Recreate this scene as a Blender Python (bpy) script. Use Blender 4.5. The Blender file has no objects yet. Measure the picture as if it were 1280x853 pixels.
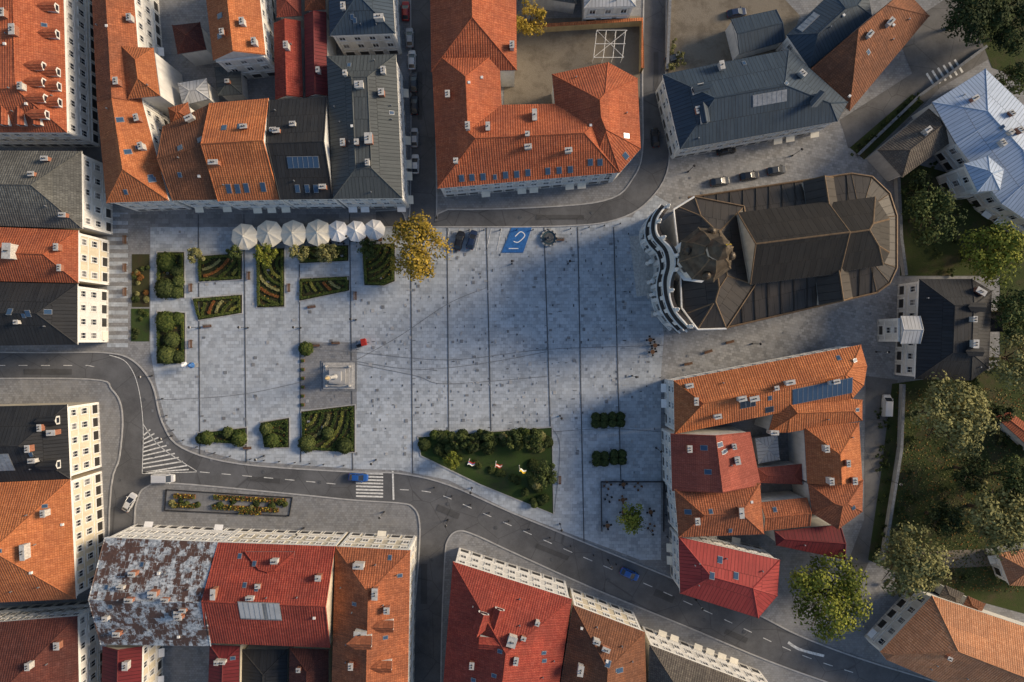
import bpy, math, random
from mathutils import Vector, Matrix, noise
from mathutils.geometry import tessellate_polygon
random.seed(7)
R=random.random
U=random.uniform
H=160.0; S=0.18
def P(px,py,h=0.0):
    k=(H-h)/H*S
    return ((px-640)*k,(426.5-py)*k)
scene=bpy.context.scene
scene.view_settings.view_transform='Standard'
scene.view_settings.look='None'
scene.view_settings.exposure=0
# ------------------------------------------------------------------ materials
def node(nt,t,props={},ins={}):
    n=nt.nodes.new(t)
    for k,v in props.items(): setattr(n,k,v)
    for k,v in ins.items():
        s=n.inputs[k]
        if isinstance(v,bpy.types.NodeSocket): nt.links.new(v,s)
        else: s.default_value=v
    return n
def c4(c): return (c[0],c[1],c[2],1.0)
def mixc(nt,f,a,b,bt='MIX'):
    n=node(nt,'ShaderNodeMix',{'data_type':'RGBA','blend_type':bt})
    for i,v in ((0,f),(6,a),(7,b)):
        if isinstance(v,bpy.types.NodeSocket): nt.links.new(v,n.inputs[i])
        else: n.inputs[i].default_value=(c4(v) if i>0 else v)
    return n.outputs[2]
def ramp(nt,fac,p0,p1,a=(0,0,0),b=(1,1,1)):
    n=node(nt,'ShaderNodeValToRGB',{},{'Fac':fac})
    n.color_ramp.elements[0].position=p0; n.color_ramp.elements[1].position=p1
    n.color_ramp.elements[0].color=c4(a); n.color_ramp.elements[1].color=c4(b)
    return n.outputs['Color']
def newmat(name,rough=.8,metal=0.0,spec=0.3):
    m=bpy.data.materials.new(name); m.use_nodes=True
    nt=m.node_tree; b=nt.nodes['Principled BSDF']
    b.inputs['Roughness'].default_value=rough; b.inputs['Metallic'].default_value=metal
    b.inputs['Specular IOR Level'].default_value=spec
    return m,nt,b
def objco(nt): return node(nt,'ShaderNodeTexCoord').outputs['Object']
def uvco(nt): return node(nt,'ShaderNodeTexCoord').outputs['UV']
def noi(nt,co,sc,det=4,rough=.6): return node(nt,'ShaderNodeTexNoise',{},{'Vector':co,'Scale':sc,'Detail':min(det,5),'Roughness':rough}).outputs['Fac']
def scl(nt,co,s): return node(nt,'ShaderNodeMapping',{},{'Vector':co,'Scale':s}).outputs['Vector']
def bump(nt,b,h,st,d=.05):
    n=node(nt,'ShaderNodeBump',{},{'Height':h,'Strength':st,'Distance':d}); nt.links.new(n.outputs[0],b.inputs['Normal'])
def plain(name,c,rough=.7,metal=0,var=.25,sc=1.5):
    m,nt,b=newmat(name,rough,metal)
    co=objco(nt)
    f=noi(nt,co,sc,4)
    col=mixc(nt,ramp(nt,f,.3,.7),[x*(1-var) for x in c],[min(1,x*(1+var)) for x in c])
    nt.links.new(col,b.inputs['Base Color'])
    return m
def amt_mul(nt,c,a):
    n=node(nt,'ShaderNodeMath',{'operation':'MULTIPLY'},{0:c,1:a}); return n.outputs[0]
def tile(name,c1,c2,dark,amt=.45,bw=.5,rh=.42,rough=.85):
    m,nt,b=newmat(name,rough,0,.2)
    uv=uvco(nt); ob=objco(nt)
    br=node(nt,'ShaderNodeTexBrick',{},{'Vector':uv,'Color1':c4(c1),'Color2':c4(c2),'Mortar':c4([x*.5 for x in c1]),'Scale':1.0,'Mortar Size':.03,'Mortar Smooth':.3,'Bias':0.0,'Brick Width':bw,'Row Height':rh})
    pt=node(nt,'ShaderNodeTexBrick',{'offset':.37},{'Vector':uv,'Color1':(.70,.70,.74,1),'Color2':(1.28,1.22,1.15,1),'Mortar':(1,1,1,1),'Scale':1.0,'Mortar Size':.0,'Brick Width':4.6,'Row Height':2.6})
    col0=mixc(nt,.6,br.outputs['Color'],pt.outputs['Color'],'MULTIPLY')
    big=ramp(nt,noi(nt,ob,.16,5,.65),.40,.66)
    col=mixc(nt,amt_mul(nt,big,amt),col0,dark)
    st=ramp(nt,noi(nt,scl(nt,uv,(2.2,.16,1)),1.0,3),.40,.75)
    col=mixc(nt,amt_mul(nt,st,.4),col,[x*.5 for x in dark])
    lt=ramp(nt,noi(nt,scl(nt,uv,(.9,.9,1)),1.0,4,.8),.52,.78)
    col=mixc(nt,amt_mul(nt,lt,.4),col,[min(.9,x*1.3+.05) for x in c2])
    nt.links.new(col,b.inputs['Base Color'])
    w=node(nt,'ShaderNodeTexWave',{'wave_type':'BANDS','bands_direction':'X'},{'Vector':uv,'Scale':.62,'Distortion':.3})
    bump(nt,b,w.outputs['Fac'],.5,.11)
    return m
def seam(name,c1,c2,dirt,amt=.4,rough=.65,metal=.0,w=.75,ltf=1.3,line=.4):
    m,nt,b=newmat(name,rough,metal,.25)
    uv=uvco(nt); ob=objco(nt)
    br=node(nt,'ShaderNodeTexBrick',{},{'Vector':uv,'Color1':c4(c1),'Color2':c4(c2),'Mortar':c4([x*line for x in c1]),'Scale':1.0,'Mortar Size':.06,'Mortar Smooth':.2,'Brick Width':w,'Row Height':4.5})
    big=ramp(nt,noi(nt,ob,.2,5,.7),.42,.66)
    col=mixc(nt,amt_mul(nt,big,amt),br.outputs['Color'],dirt)
    f=ramp(nt,noi(nt,scl(nt,uv,(2.5,.25,1)),1,4,.7),.45,.78)
    col=mixc(nt,amt_mul(nt,f,.4),col,[min(.8,x*ltf+.01) for x in c2])
    nt.links.new(col,b.inputs['Base Color'])
    bump(nt,b,br.outputs['Fac'],.6,.08)
    return m
T={}
T['or']=tile('tile_orange',(.44,.145,.055),(.58,.215,.085),(.26,.085,.045))
T['or2']=tile('tile_rust',(.33,.105,.048),(.50,.17,.075),(.16,.065,.04),.6)
T['or3']=tile('tile_redorange',(.38,.10,.045),(.50,.155,.07),(.21,.07,.045),.5)
T['pale']=tile('tile_pale_orange',(.48,.21,.10),(.60,.30,.16),(.3,.14,.08),.5)
T['rd']=tile('tile_red',(.29,.050,.036),(.38,.08,.052),(.17,.04,.032),.6)
T['rd2']=tile('tile_dull_red',(.32,.085,.058),(.39,.11,.075),(.22,.06,.045),.5)
T['crim']=seam('sheet_crimson',(.30,.040,.036),(.36,.055,.047),(.19,.03,.028),.45)
T['dr']=seam('sheet_dark_red',(.13,.018,.020),(.17,.024,.026),(.07,.015,.015),.5)
T['dr2']=tile('tile_dark_brownred',(.11,.035,.028),(.15,.05,.037),(.06,.028,.025),.5)
T['br']=tile('tile_brown',(.20,.085,.045),(.29,.12,.06),(.10,.05,.035),.6)
T['bk']=seam('sheet_black',(.018,.019,.022),(.026,.028,.032),(.04,.037,.034),.35,.7)
T['gg']=seam('sheet_green_grey',(.060,.070,.073),(.078,.088,.091),(.05,.055,.06),.5)
T['gg2']=tile('slate_grey',(.12,.12,.11),(.19,.19,.17),(.07,.07,.065),.6,.5,.5)
T['bl']=seam('sheet_blue_grey',(.034,.054,.080),(.048,.072,.10),(.03,.042,.055),.5)
T['lb']=seam('sheet_light_blue',(.30,.38,.50),(.37,.45,.58),(.22,.27,.35),.4,.5)
T['gr']=tile('shingle_grey',(.12,.10,.085),(.19,.165,.13),(.06,.055,.05),.6)
T['wh']=seam('sheet_pale',(.42,.43,.44),(.5,.5,.5),(.25,.25,.24),.5)
T['ch']=seam('church_sheet',(.036,.032,.030),(.048,.042,.038),(.062,.050,.040),.4,.55,0,1.6,1.4,.3)
T['ch2']=seam('church_sheet_dark',(.020,.018,.017),(.030,.027,.025),(.045,.036,.028),.3,.6,0,1.2,1.4,.4)
def patchy():
    m,nt,b=newmat('sheet_flaking_silver',.6,.1)
    uv=uvco(nt); ob=objco(nt)
    br=node(nt,'ShaderNodeTexBrick',{},{'Vector':uv,'Color1':(0,0,0,1),'Color2':(1,1,1,1),'Mortar':(.2,.2,.2,1),'Scale':1.0,'Mortar Size':.03,'Brick Width':.8,'Row Height':1.5})
    n=noi(nt,ob,.32,5,.8)
    a=node(nt,'ShaderNodeMath',{'operation':'MULTIPLY_ADD'},{0:br.outputs['Color'],1:.16,2:n}).outputs[0]
    f=ramp(nt,a,.53,.60)
    silver=mixc(nt,ramp(nt,noi(nt,ob,1.4,4,.8),.38,.62),(.13,.155,.19),(.50,.54,.58))
    rust=mixc(nt,noi(nt,ob,1.2,5),(.035,.025,.025),(.12,.065,.05))
    nt.links.new(mixc(nt,f,silver,rust),b.inputs['Base Color'])
    bump(nt,b,br.outputs['Fac'],.5,.05)
    return m
T['pat']=patchy()
def plaster(name,c):
    m,nt,b=newmat(name,.85)
    ob=objco(nt)
    f=ramp(nt,noi(nt,scl(nt,ob,(1,1,.25)),.9,5,.7),.35,.75)
    nt.links.new(mixc(nt,f,c,[x*.72 for x in c]),b.inputs['Base Color'])
    return m
Wm={'white':plaster('plaster_white',(.66,.65,.62)),'cream':plaster('plaster_cream',(.62,.55,.42)),'grey':plaster('plaster_grey',(.38,.38,.38)),
 'ochre':plaster('plaster_ochre',(.50,.38,.20)),'pink':plaster('plaster_pink',(.55,.38,.30)),'beige':plaster('plaster_beige',(.52,.46,.38))}
trim=plain('trim_white',(.70,.69,.66),.7,0,.1)
glass,gnt,gb=newmat('window_glass',.12,0,.6)
gb.inputs['Base Color'].default_value=(.02,.025,.035,1)
curtain,_,cb=newmat('window_with_curtain',.3,0,.6); cb.inputs['Base Color'].default_value=(.14,.14,.145,1)
skyl,_,sb=newmat('skylight_glass',.2,0,.6); sb.inputs['Base Color'].default_value=(.035,.07,.13,1)
shopg,_,sb2=newmat('shop_opening',.3,0,.5); sb2.inputs['Base Color'].default_value=(.03,.028,.026,1)
metal=plain('zinc_metal',(.28,.29,.30),.45,.5)
dkmetal=plain('dark_metal',(.03,.03,.033),.5,.3)
brickm=plain('chimney_brick',(.28,.12,.075),.9,0,.35,4)
chimw=plain('chimney_render',(.44,.42,.39),.9,0,.3,3)
stone=plain('pale_stone',(.44,.43,.41),.85,0,.25,2)
redp=plain('red_paint',(.38,.03,.02),.5)
bluep=plain('blue_paint',(.03,.13,.36),.5)
yelp=plain('yellow_paint',(.65,.42,.03),.5)
whp=plain('road_paint_white',(.62,.62,.60),.7,0,.35,2.0)
wood=plain('wood_brown',(.16,.08,.04),.7)
canvas=plain('canvas_cream',(.72,.68,.58),.8,0,.08,1)
canvas2=plain('canvas_white',(.76,.76,.76),.8,0,.06,1)
bark=plain('bark',(.09,.065,.045),.95,0,.4,3)
edge=plain('weathered_copper_edge',(.15,.10,.06),.6,.2)

def paving(name,c,contrast=.35,dirt=.35,cell=.8,rot=0.0,warm=(.30,.26,.22)):
    m,nt,b=newmat(name,.8,0,.25)
    ob=objco(nt)
    mp=node(nt,'ShaderNodeMapping',{},{'Vector':ob,'Rotation':(0,0,rot)}).outputs[0]
    d=[x*(1-contrast) for x in c]; l=[min(.9,x*(1+contrast)) for x in c]
    br=node(nt,'ShaderNodeTexBrick',{'offset':.5},{'Vector':mp,'Color1':c4(d),'Color2':c4(l),'Mortar':c4([x*.55 for x in c]),'Scale':1.0,'Mortar Size':.03,'Mortar Smooth':.4,'Brick Width':cell*1.3,'Row Height':cell})
    vo=node(nt,'ShaderNodeTexVoronoi',{'distance':'CHEBYCHEV'},{'Vector':ob,'Scale':.55})
    vv=node(nt,'ShaderNodeSeparateColor',{},{'Color':vo.outputs['Color']}).outputs[0]
    col=mixc(nt,amt_mul(nt,ramp(nt,vv,.3,.9),.45),br.outputs['Color'],[x*1.3 for x in c])
    n1=ramp(nt,noi(nt,ob,.05,5,.7),.40,.66)
    col=mixc(nt,amt_mul(nt,n1,dirt),col,[x*.6 for x in c])
    n2=ramp(nt,noi(nt,ob,.6,5,.75),.45,.7)
    col=mixc(nt,amt_mul(nt,n2,dirt*.9),col,warm)
    n3=ramp(nt,noi(nt,ob,2.2,4,.8),.55,.72)
    col=mixc(nt,amt_mul(nt,n3,.4),col,[x*.5 for x in c])
    nt.links.new(col,b.inputs['Base Color'])
    bump(nt,b,br.outputs['Fac'],.2,.02)
    return m
Msq=paving('square_paving',(.36,.395,.435),.24,.24,.75,.0,(.45,.44,.42))
Msq2=paving('church_paving',(.28,.285,.29),.28,.3,.6,.2,(.33,.30,.27))
Mpv=paving('sidewalk_paving',(.225,.23,.24),.2,.35,.5,.0,(.27,.25,.22))
Mstr=paving('strip_paving',(.19,.195,.205),.25,.35,1.2,.0,(.28,.27,.26))
def asphalt(name,c):
    m,nt,b=newmat(name,.85,0,.25)
    ob=objco(nt)
    a=noi(nt,ob,.12,5,.7); f=noi(nt,ob,6,3,.8)
    col=mixc(nt,ramp(nt,a,.35,.65),[x*.75 for x in c],[x*1.35 for x in c])
    col=mixc(nt,amt_mul(nt,ramp(nt,f,.5,.7),.4),col,[x*1.7 for x in c])
    vo=node(nt,'ShaderNodeTexVoronoi',{'feature':'DISTANCE_TO_EDGE'},{'Vector':ob,'Scale':.13}).outputs['Distance']
    col=mixc(nt,amt_mul(nt,ramp(nt,vo,.0,.012,(1,1,1),(0,0,0)),.6),col,[x*.4 for x in c])
    nt.links.new(col,b.inputs['Base Color'])
    bump(nt,b,f,.2,.02)
    return m
Mas=asphalt('asphalt',(.098,.10,.106))
Mas2=asphalt('asphalt_old',(.12,.117,.115))
Mas3=asphalt('asphalt_repair',(.066,.067,.07))
def grassm(name,c,c2,soil):
    m,nt,b=newmat(name,.95,0,.1)
    ob=objco(nt)
    col=mixc(nt,noi(nt,ob,3,5,.8),c,c2)
    col=mixc(nt,amt_mul(nt,ramp(nt,noi(nt,ob,.18,5,.75),.48,.62),.75),col,soil)
    nt.links.new(col,b.inputs['Base Color']); bump(nt,b,noi(nt,ob,8,3),.7,.1)
    return m
Mgr=grassm('grass',(.028,.042,.015),(.07,.085,.03),(.08,.065,.04))
Mgr2=grassm('lawn',(.03,.055,.018),(.055,.085,.025),(.05,.055,.03))
Msoil=grassm('bare_soil',(.17,.145,.115),(.25,.22,.175),(.13,.11,.085))
Mbed=grassm('bed_soil',(.04,.038,.022),(.055,.06,.025),(.06,.045,.028))
Mdark=plain('dark_stone',(.085,.09,.098),.8,0,.3,2)
Mmid=plain('mid_stone',(.17,.18,.195),.8,0,.3,2)
Mkerb=plain('kerb_stone',(.36,.36,.36),.85,0,.2,1)

def leafm(name,a,b_,c):
    m,nt,b=newmat(name,.8,0,.15)
    uv=uvco(nt); s=node(nt,'ShaderNodeSeparateXYZ',{},{'Vector':uv})
    col=mixc(nt,s.outputs[0],a,b_)
    y=ramp(nt,s.outputs[1],.35,1.0)
    col=mixc(nt,amt_mul(nt,y,.75),col,c)
    nt.links.new(col,b.inputs['Base Color'])
    return m
L={}
L['gold']=leafm('leaf_gold',(.16,.12,.018),(.38,.26,.04),(.54,.35,.06))
L['olive']=leafm('leaf_olive',(.09,.095,.038),(.22,.21,.078),(.36,.33,.14))
L['green']=leafm('leaf_green',(.022,.036,.013),(.065,.088,.026),(.13,.145,.042))
L['ygreen']=leafm('leaf_yellowgreen',(.07,.09,.015),(.20,.22,.033),(.36,.34,.055))
L['dark']=leafm('leaf_dark',(.014,.024,.010),(.04,.058,.017),(.08,.095,.03))
L['hedge']=leafm('leaf_hedge',(.022,.042,.011),(.055,.08,.018),(.11,.125,.03))
L['lite']=leafm('leaf_litehedge',(.10,.115,.025),(.17,.175,.04),(.26,.24,.055))
L['rust']=leafm('leaf_rust',(.12,.05,.02),(.2,.12,.03),(.26,.09,.03))
# ------------------------------------------------------------------ mesh builder
class MB:
    def __init__(s): s.v=[];s.f=[];s.m=[];s.uv=[];s.mats=[]
    def mi(s,mat):
        if mat not in s.mats: s.mats.append(mat)
        return s.mats.index(mat)
    def face(s,pts,mat,uvs=None):
        n=len(s.v); s.v.extend([tuple(p) for p in pts]); s.f.append(tuple(range(n,n+len(pts)))); s.m.append(s.mi(mat))
        s.uv.extend(uvs if uvs else [(p[0],p[1]) for p in pts])
    def box(s,o,a,b,c,mat):
        o=Vector(o);a=Vector(a);b=Vector(b);c=Vector(c)
        q=[o,o+a,o+a+b,o+b,o+c,o+a+c,o+a+b+c,o+b+c]
        for f in ((3,2,1,0),(4,5,6,7),(0,1,5,4),(1,2,6,5),(2,3,7,6),(3,0,4,7)):
            s.face([q[i] for i in f],mat,[(0,0),(1,0),(1,1),(0,1)])
    def cbox(s,x,y,z0,z1,wx,wy,ang,mat):
        c,n=math.cos(ang),math.sin(ang)
        a=Vector((c*wx,n*wx,0)); b=Vector((-n*wy,c*wy,0))
        s.box(Vector((x,y,z0))-a/2-b/2,a,b,(0,0,z1-z0),mat)
    def cyl(s,p0,p1,r0,r1,mat,n=8,cap=True):
        p0=Vector(p0);p1=Vector(p1); d=(p1-p0).normalized()
        t=d.orthogonal().normalized(); w=d.cross(t)
        A=[p0+(t*math.cos(i*2*math.pi/n)+w*math.sin(i*2*math.pi/n))*r0 for i in range(n)]
        B=[p1+(t*math.cos(i*2*math.pi/n)+w*math.sin(i*2*math.pi/n))*r1 for i in range(n)]
        for i in range(n):
            j=(i+1)%n; s.face([A[i],A[j],B[j],B[i]],mat)
        if cap: s.face(B,mat); s.face(A[::-1],mat)
    def lathe(s,x,y,prof,mat,n=12,rot=0,mats=None):
        for k in range(len(prof)-1):
            (r0,z0),(r1,z1)=prof[k],prof[k+1]
            for i in range(n):
                a=rot+i*2*math.pi/n;b=rot+(i+1)*2*math.pi/n
                pts=[(x+r0*math.cos(a),y+r0*math.sin(a),z0),(x+r0*math.cos(b),y+r0*math.sin(b),z0),(x+r1*math.cos(b),y+r1*math.sin(b),z1),(x+r1*math.cos(a),y+r1*math.sin(a),z1)]
                s.face(pts,mats[k] if mats else mat,[(i,z0),(i+1,z0),(i+1,z1),(i,z1)])
    def build(s,name,parent=None,origin=None,smooth=False):
        me=bpy.data.meshes.new(name)
        V=s.v
        if origin is not None:
            V=[(a-origin[0],b-origin[1],c) for a,b,c in V]
        me.from_pydata(V,[],s.f)
        for m in s.mats: me.materials.append(m)
        me.polygons.foreach_set('material_index',s.m)
        ul=me.uv_layers.new(name='uv')
        flat=[0.0]*(2*len(s.uv))
        for i,u in enumerate(s.uv): flat[2*i]=u[0];flat[2*i+1]=u[1]
        ul.data.foreach_set('uv',flat)
        if smooth: me.polygons.foreach_set('use_smooth',[True]*len(s.f))
        me.update()
        ob=bpy.data.objects.new(name,me); scene.collection.objects.link(ob)
        if origin is not None: ob.location=(origin[0],origin[1],0)
        if parent:
            ob.parent=parent; ob.matrix_parent_inverse=Matrix.Translation(-parent.location)
        return ob
def empty(name,x,y):
    e=bpy.data.objects.new(name,None); e.location=(x,y,0); e.empty_display_size=.5; scene.collection.objects.link(e); return e
# ------------------------------------------------------------------ roofs/buildings
def clip(poly,f):
    out=[]; n=len(poly)
    for i in range(n):
        a=poly[i];b=poly[(i+1)%n]; fa=f(a);fb=f(b)
        if fa<=1e-7: out.append(a)
        if (fa<-1e-7 and fb>1e-7) or (fa>1e-7 and fb<-1e-7):
            t=fa/(fa-fb); out.append((a[0]+(b[0]-a[0])*t,a[1]+(b[1]-a[1])*t))
    return out
def area(p): return .5*sum(p[i][0]*p[(i+1)%len(p)][1]-p[(i+1)%len(p)][0]*p[i][1] for i in range(len(p)))
def planes(poly):
    sg=1 if area(poly)>0 else -1; out=[]
    for i in range(len(poly)):
        a=poly[i];b=poly[(i+1)%len(poly)]; dx,dy=b[0]-a[0],b[1]-a[1]; l=math.hypot(dx,dy)
        out.append((a,(dx/l,dy/l),(-dy/l*sg,dx/l*sg),l))
    return out
def inset(poly,ds):
    pl=planes(poly);n=len(poly);out=[]
    for i in range(n):
        a0,d0,n0,_=pl[i-1];a1,d1,n1,_=pl[i]
        p=(a0[0]+n0[0]*ds[i-1],a0[1]+n0[1]*ds[i-1]);q=(a1[0]+n1[0]*ds[i],a1[1]+n1[1]*ds[i])
        den=d0[0]*d1[1]-d0[1]*d1[0]
        if abs(den)<1e-4: out.append(q);continue
        t=((q[0]-p[0])*d1[1]-(q[1]-p[1])*d1[0])/den
        out.append((p[0]+d0[0]*t,p[1]+d0[1]*t))
    return out
class Piece: pass
def make_piece(roof,walls,wins,poly,h,slope,gables,rm,wm,winedges,cap=None,z0=-.2,ridgecol=None,fl=None,rw=.17):
    pl=planes(poly); n=len(poly)
    act=[i for i in range(n) if i not in gables]
    def fz(i,p): a,d,nn,l=pl[i]; return slope*((p[0]-a[0])*nn[0]+(p[1]-a[1])*nn[1])
    edges={}
    zmax=0
    def hz(p):
        z=min(fz(i,p) for i in act)
        if cap is not None: z=min(z,cap)
        return z
    for i in act:
        f=list(poly)
        for j in act:
            if j!=i: f=clip(f,lambda p:fz(i,p)-fz(j,p))
            if len(f)<3: break
        if len(f)>=3 and cap is not None: f=clip(f,lambda p:fz(i,p)-cap)
        if len(f)<3 or abs(area(f))<.02: continue
        a,d,nn,l=pl[i]; k=math.sqrt(1+slope*slope)
        pts=[];uvs=[]
        for p in f:
            z=max(0,fz(i,p)); zmax=max(zmax,z)
            pts.append((p[0],p[1],h+z)); uvs.append(((p[0]-a[0])*d[0]+(p[1]-a[1])*d[1],((p[0]-a[0])*nn[0]+(p[1]-a[1])*nn[1])*k))
        if area(f)<0: pts.reverse();uvs.reverse()
        roof.face(pts,rm,uvs)
        m=len(pts)
        for q in range(m):
            A=pts[q];B=pts[(q+1)%m]
            if A[2]>h+.15 or B[2]>h+.15:
                key=tuple(sorted([(round(A[0],1),round(A[1],1)),(round(B[0],1),round(B[1],1))]))
                edges.setdefault(key,[]).append((A,B))
                for g in gables:
                    ga,gd,gn,gl=pl[g]
                    da=abs((A[0]-ga[0])*gn[0]+(A[1]-ga[1])*gn[1]);db=abs((B[0]-ga[0])*gn[0]+(B[1]-ga[1])*gn[1])
                    if da<.01 and db<.01:
                        walls.face([A,B,(B[0],B[1],h-.2),(A[0],A[1],h-.2)],wm)
    if cap is not None:
        f=list(poly)
        for j in act: f=clip(f,lambda p:cap-fz(j,p))
        if len(f)>=3:
            if area(f)<0: f=f[::-1]
            roof.face([(p[0],p[1],h+cap) for p in f],rm,[(p[0],p[1]) for p in f]); zmax=cap
    for key,l in edges.items():
        A=Vector(l[0][0]);B=Vector(l[0][1]); d=B-A
        if d.length<1: continue
        t=d.normalized(); s=Vector((t.y,-t.x,0))
        if s.length<.1: continue
        s.normalize(); w=rw; up=Vector((0,0,.12))
        a0,a1=A-s*w-up*.3,A+s*w-up*.3; b0,b1=B-s*w-up*.3,B+s*w-up*.3
        rc=ridgecol or rm
        for q in ([a0,b0,B+up,A+up],[A+up,B+up,b1,a1]):
            roof.face(q,rc,[(0,0),(0,d.length),(.3,d.length),(.3,0)])
    for i in range(n):
        a=poly[i];b=poly[(i+1)%n]
        walls.face([(a[0],a[1],h-.28),(b[0],b[1],h-.28),(b[0],b[1],h),(a[0],a[1],h)],trim if i in (winedges or []) else metal)
    walls.face([(p[0],p[1],h-.28) for p in poly],trim)
    wp=inset(poly,[.04 if i in gables else .45 for i in range(n)])
    for i in range(n):
        a=wp[i];b=wp[(i+1)%n]
        walls.face([(a[0],a[1],z0),(b[0],b[1],z0),(b[0],b[1],h-.28),(a[0],a[1],h-.28)],wm)
    wpl=planes(wp)
    if winedges:
        for i in winedges:
            a,d,nn,l=wpl[i]
            facade(wins,a,d,(-nn[0],-nn[1]),l,h-.3,fl)
    pc=Piece(); pc.poly=poly;pc.h=h;pc.slope=slope;pc.act=act;pc.fz=fz;pc.hz=hz;pc.zmax=zmax;pc.pl=pl;pc.cap=cap
    return pc
def inside(poly,p,marg=0):
    for a,d,nn,l in planes(poly):
        if (p[0]-a[0])*nn[0]+(p[1]-a[1])*nn[1]<marg: return False
    return True
def facade(mb,a,d,out,l,h,fl=None):
    a=Vector((a[0],a[1],0));d=Vector((d[0],d[1],0));o=Vector((out[0],out[1],0)); Z=Vector((0,0,1))
    n=fl or max(1,round(h/3.7)); fh=h/n
    cnt=max(1,int((l-.8)/2.5)); sp=l/cnt
    if l<2: return
    mb.box(a+Z*(h-.55)+d*.01,d*(l-.02),o*.38,Z*.5,trim)
    mb.box(a+Z*(h-.85)+d*.02,d*(l-.04),o*.2,Z*.28,trim)
    if n>1: mb.box(a+Z*(fh-.1)+d*.02,d*(l-.04),o*.16,Z*.25,trim)
    if n>2: mb.box(a+Z*(2*fh-.0)+d*.02,d*(l-.04),o*.09,Z*.16,trim)
    mb.box(a+Z*(-.2)+d*.02,d*(l-.04),o*.07,Z*.9,stone)
    aw=random.choice([None,canvas,canvas2,None,None])
    for f in range(n):
        for c in range(cnt):
            cx=(c+.5)*sp
            if f==0:
                ww=min(1.9,sp-.6); hh=min(2.7,fh-.7); z=.1; g=shopg
            else:
                ww=1.15; hh=min(2.0,fh-1.3); z=f*fh+.85; g=glass if R()<.7 else curtain
                if f==n-1 and n>2: hh=min(1.7,fh-1.6)
            p=a+d*(cx-ww/2)+Z*z
            mb.face([p+o*.03,p+d*ww+o*.03,p+d*ww+Z*hh+o*.03,p+Z*hh+o*.03],g)
            t=.17
            mb.box(p-d*t,d*t,o*.11,Z*hh,trim); mb.box(p+d*ww,d*t,o*.11,Z*hh,trim)
            mb.box(p-d*(t+.1)+Z*hh,d*(ww+2*t+.2),o*.2,Z*.22,trim)
            if f>0:
                mb.box(p-d*(t+.05)-Z*.15,d*(ww+2*t+.1),o*.22,Z*.15,trim)
                mb.box(p+d*(ww/2-.04),d*.08,o*.07,Z*hh,trim)
                mb.box(p+d*.01+Z*(hh*.66),d*(ww/2-.06),o*.06,Z*.07,trim); mb.box(p+d*(ww/2+.05)+Z*(hh*.66),d*(ww/2-.06),o*.06,Z*.07,trim)
            elif aw and R()<.3:
                q0=p+Z*(hh-.1)+o*.2; mb.face([q0,q0+d*ww,q0+d*ww+o*1.1-Z*.5,q0+o*1.1-Z*.5],aw)
    for e in (0.02,l-.52):
        mb.box(a+d*e+Z*.7,d*.5,o*.13,Z*(fh-.85),trim)
        if n>1: mb.box(a+d*e+Z*(fh+.2),d*.5,o*.13,Z*(h-fh-1.1),trim)
def proj_on(pc,px,py):
    z=pc.h+1
    for _ in range(8):
        x,y=P(px,py,z); z=pc.h+max(0,pc.hz((x,y)))
    return x,y,z
def roof_axes(pc,p):
    i=min(pc.act,key=lambda k:pc.fz(k,p)); a,d,nn,l=pc.pl[i]
    if pc.cap is not None and pc.fz(i,p)>=pc.cap: s=0
    else: s=pc.slope
    return Vector((d[0],d[1],0)),Vector((nn[0],nn[1],s)).normalized()
def chimney(mb,x,y,z,ang,w,dd,hh,mt):
    mb.cbox(x,y,z-1.2,z+hh,w,dd,ang,mt)
    mb.cbox(x,y,z+hh,z+hh+.12,w+.2,dd+.2,ang,stone)
    c,s=math.cos(ang),math.sin(ang)
    k=2 if w>1 else 1
    for i in range(k):
        t=(i-(k-1)/2)*.5
        mb.cyl((x+c*t,y+s*t,z+hh+.12),(x+c*t,y+s*t,z+hh+.5),.14,.11,shopg,6)
def skylight(mb,pc,px,py,w=.9,hh=1.3,m=None):
    x,y,z=proj_on(pc,px,py)
    d,u=roof_axes(pc,(x,y)); n=d.cross(u); 
    if n.z<0: n=-n
    o=Vector((x,y,z))-d*w/2-u*hh/2
    mb.box(o-d*.09-u*.09-n*.05,d*(w+.18),u*(hh+.18),n*.13,metal)
    o2=o+n*.09
    mb.box(o2,d*w,u*hh,n*.04,m or skyl)
    if w>2.5:
        k=int(w/1.0)
        for i in range(1,k): mb.box(o2+d*(w*i/k-.04)+n*.04,d*.08,u*hh,n*.03,metal)
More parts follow.
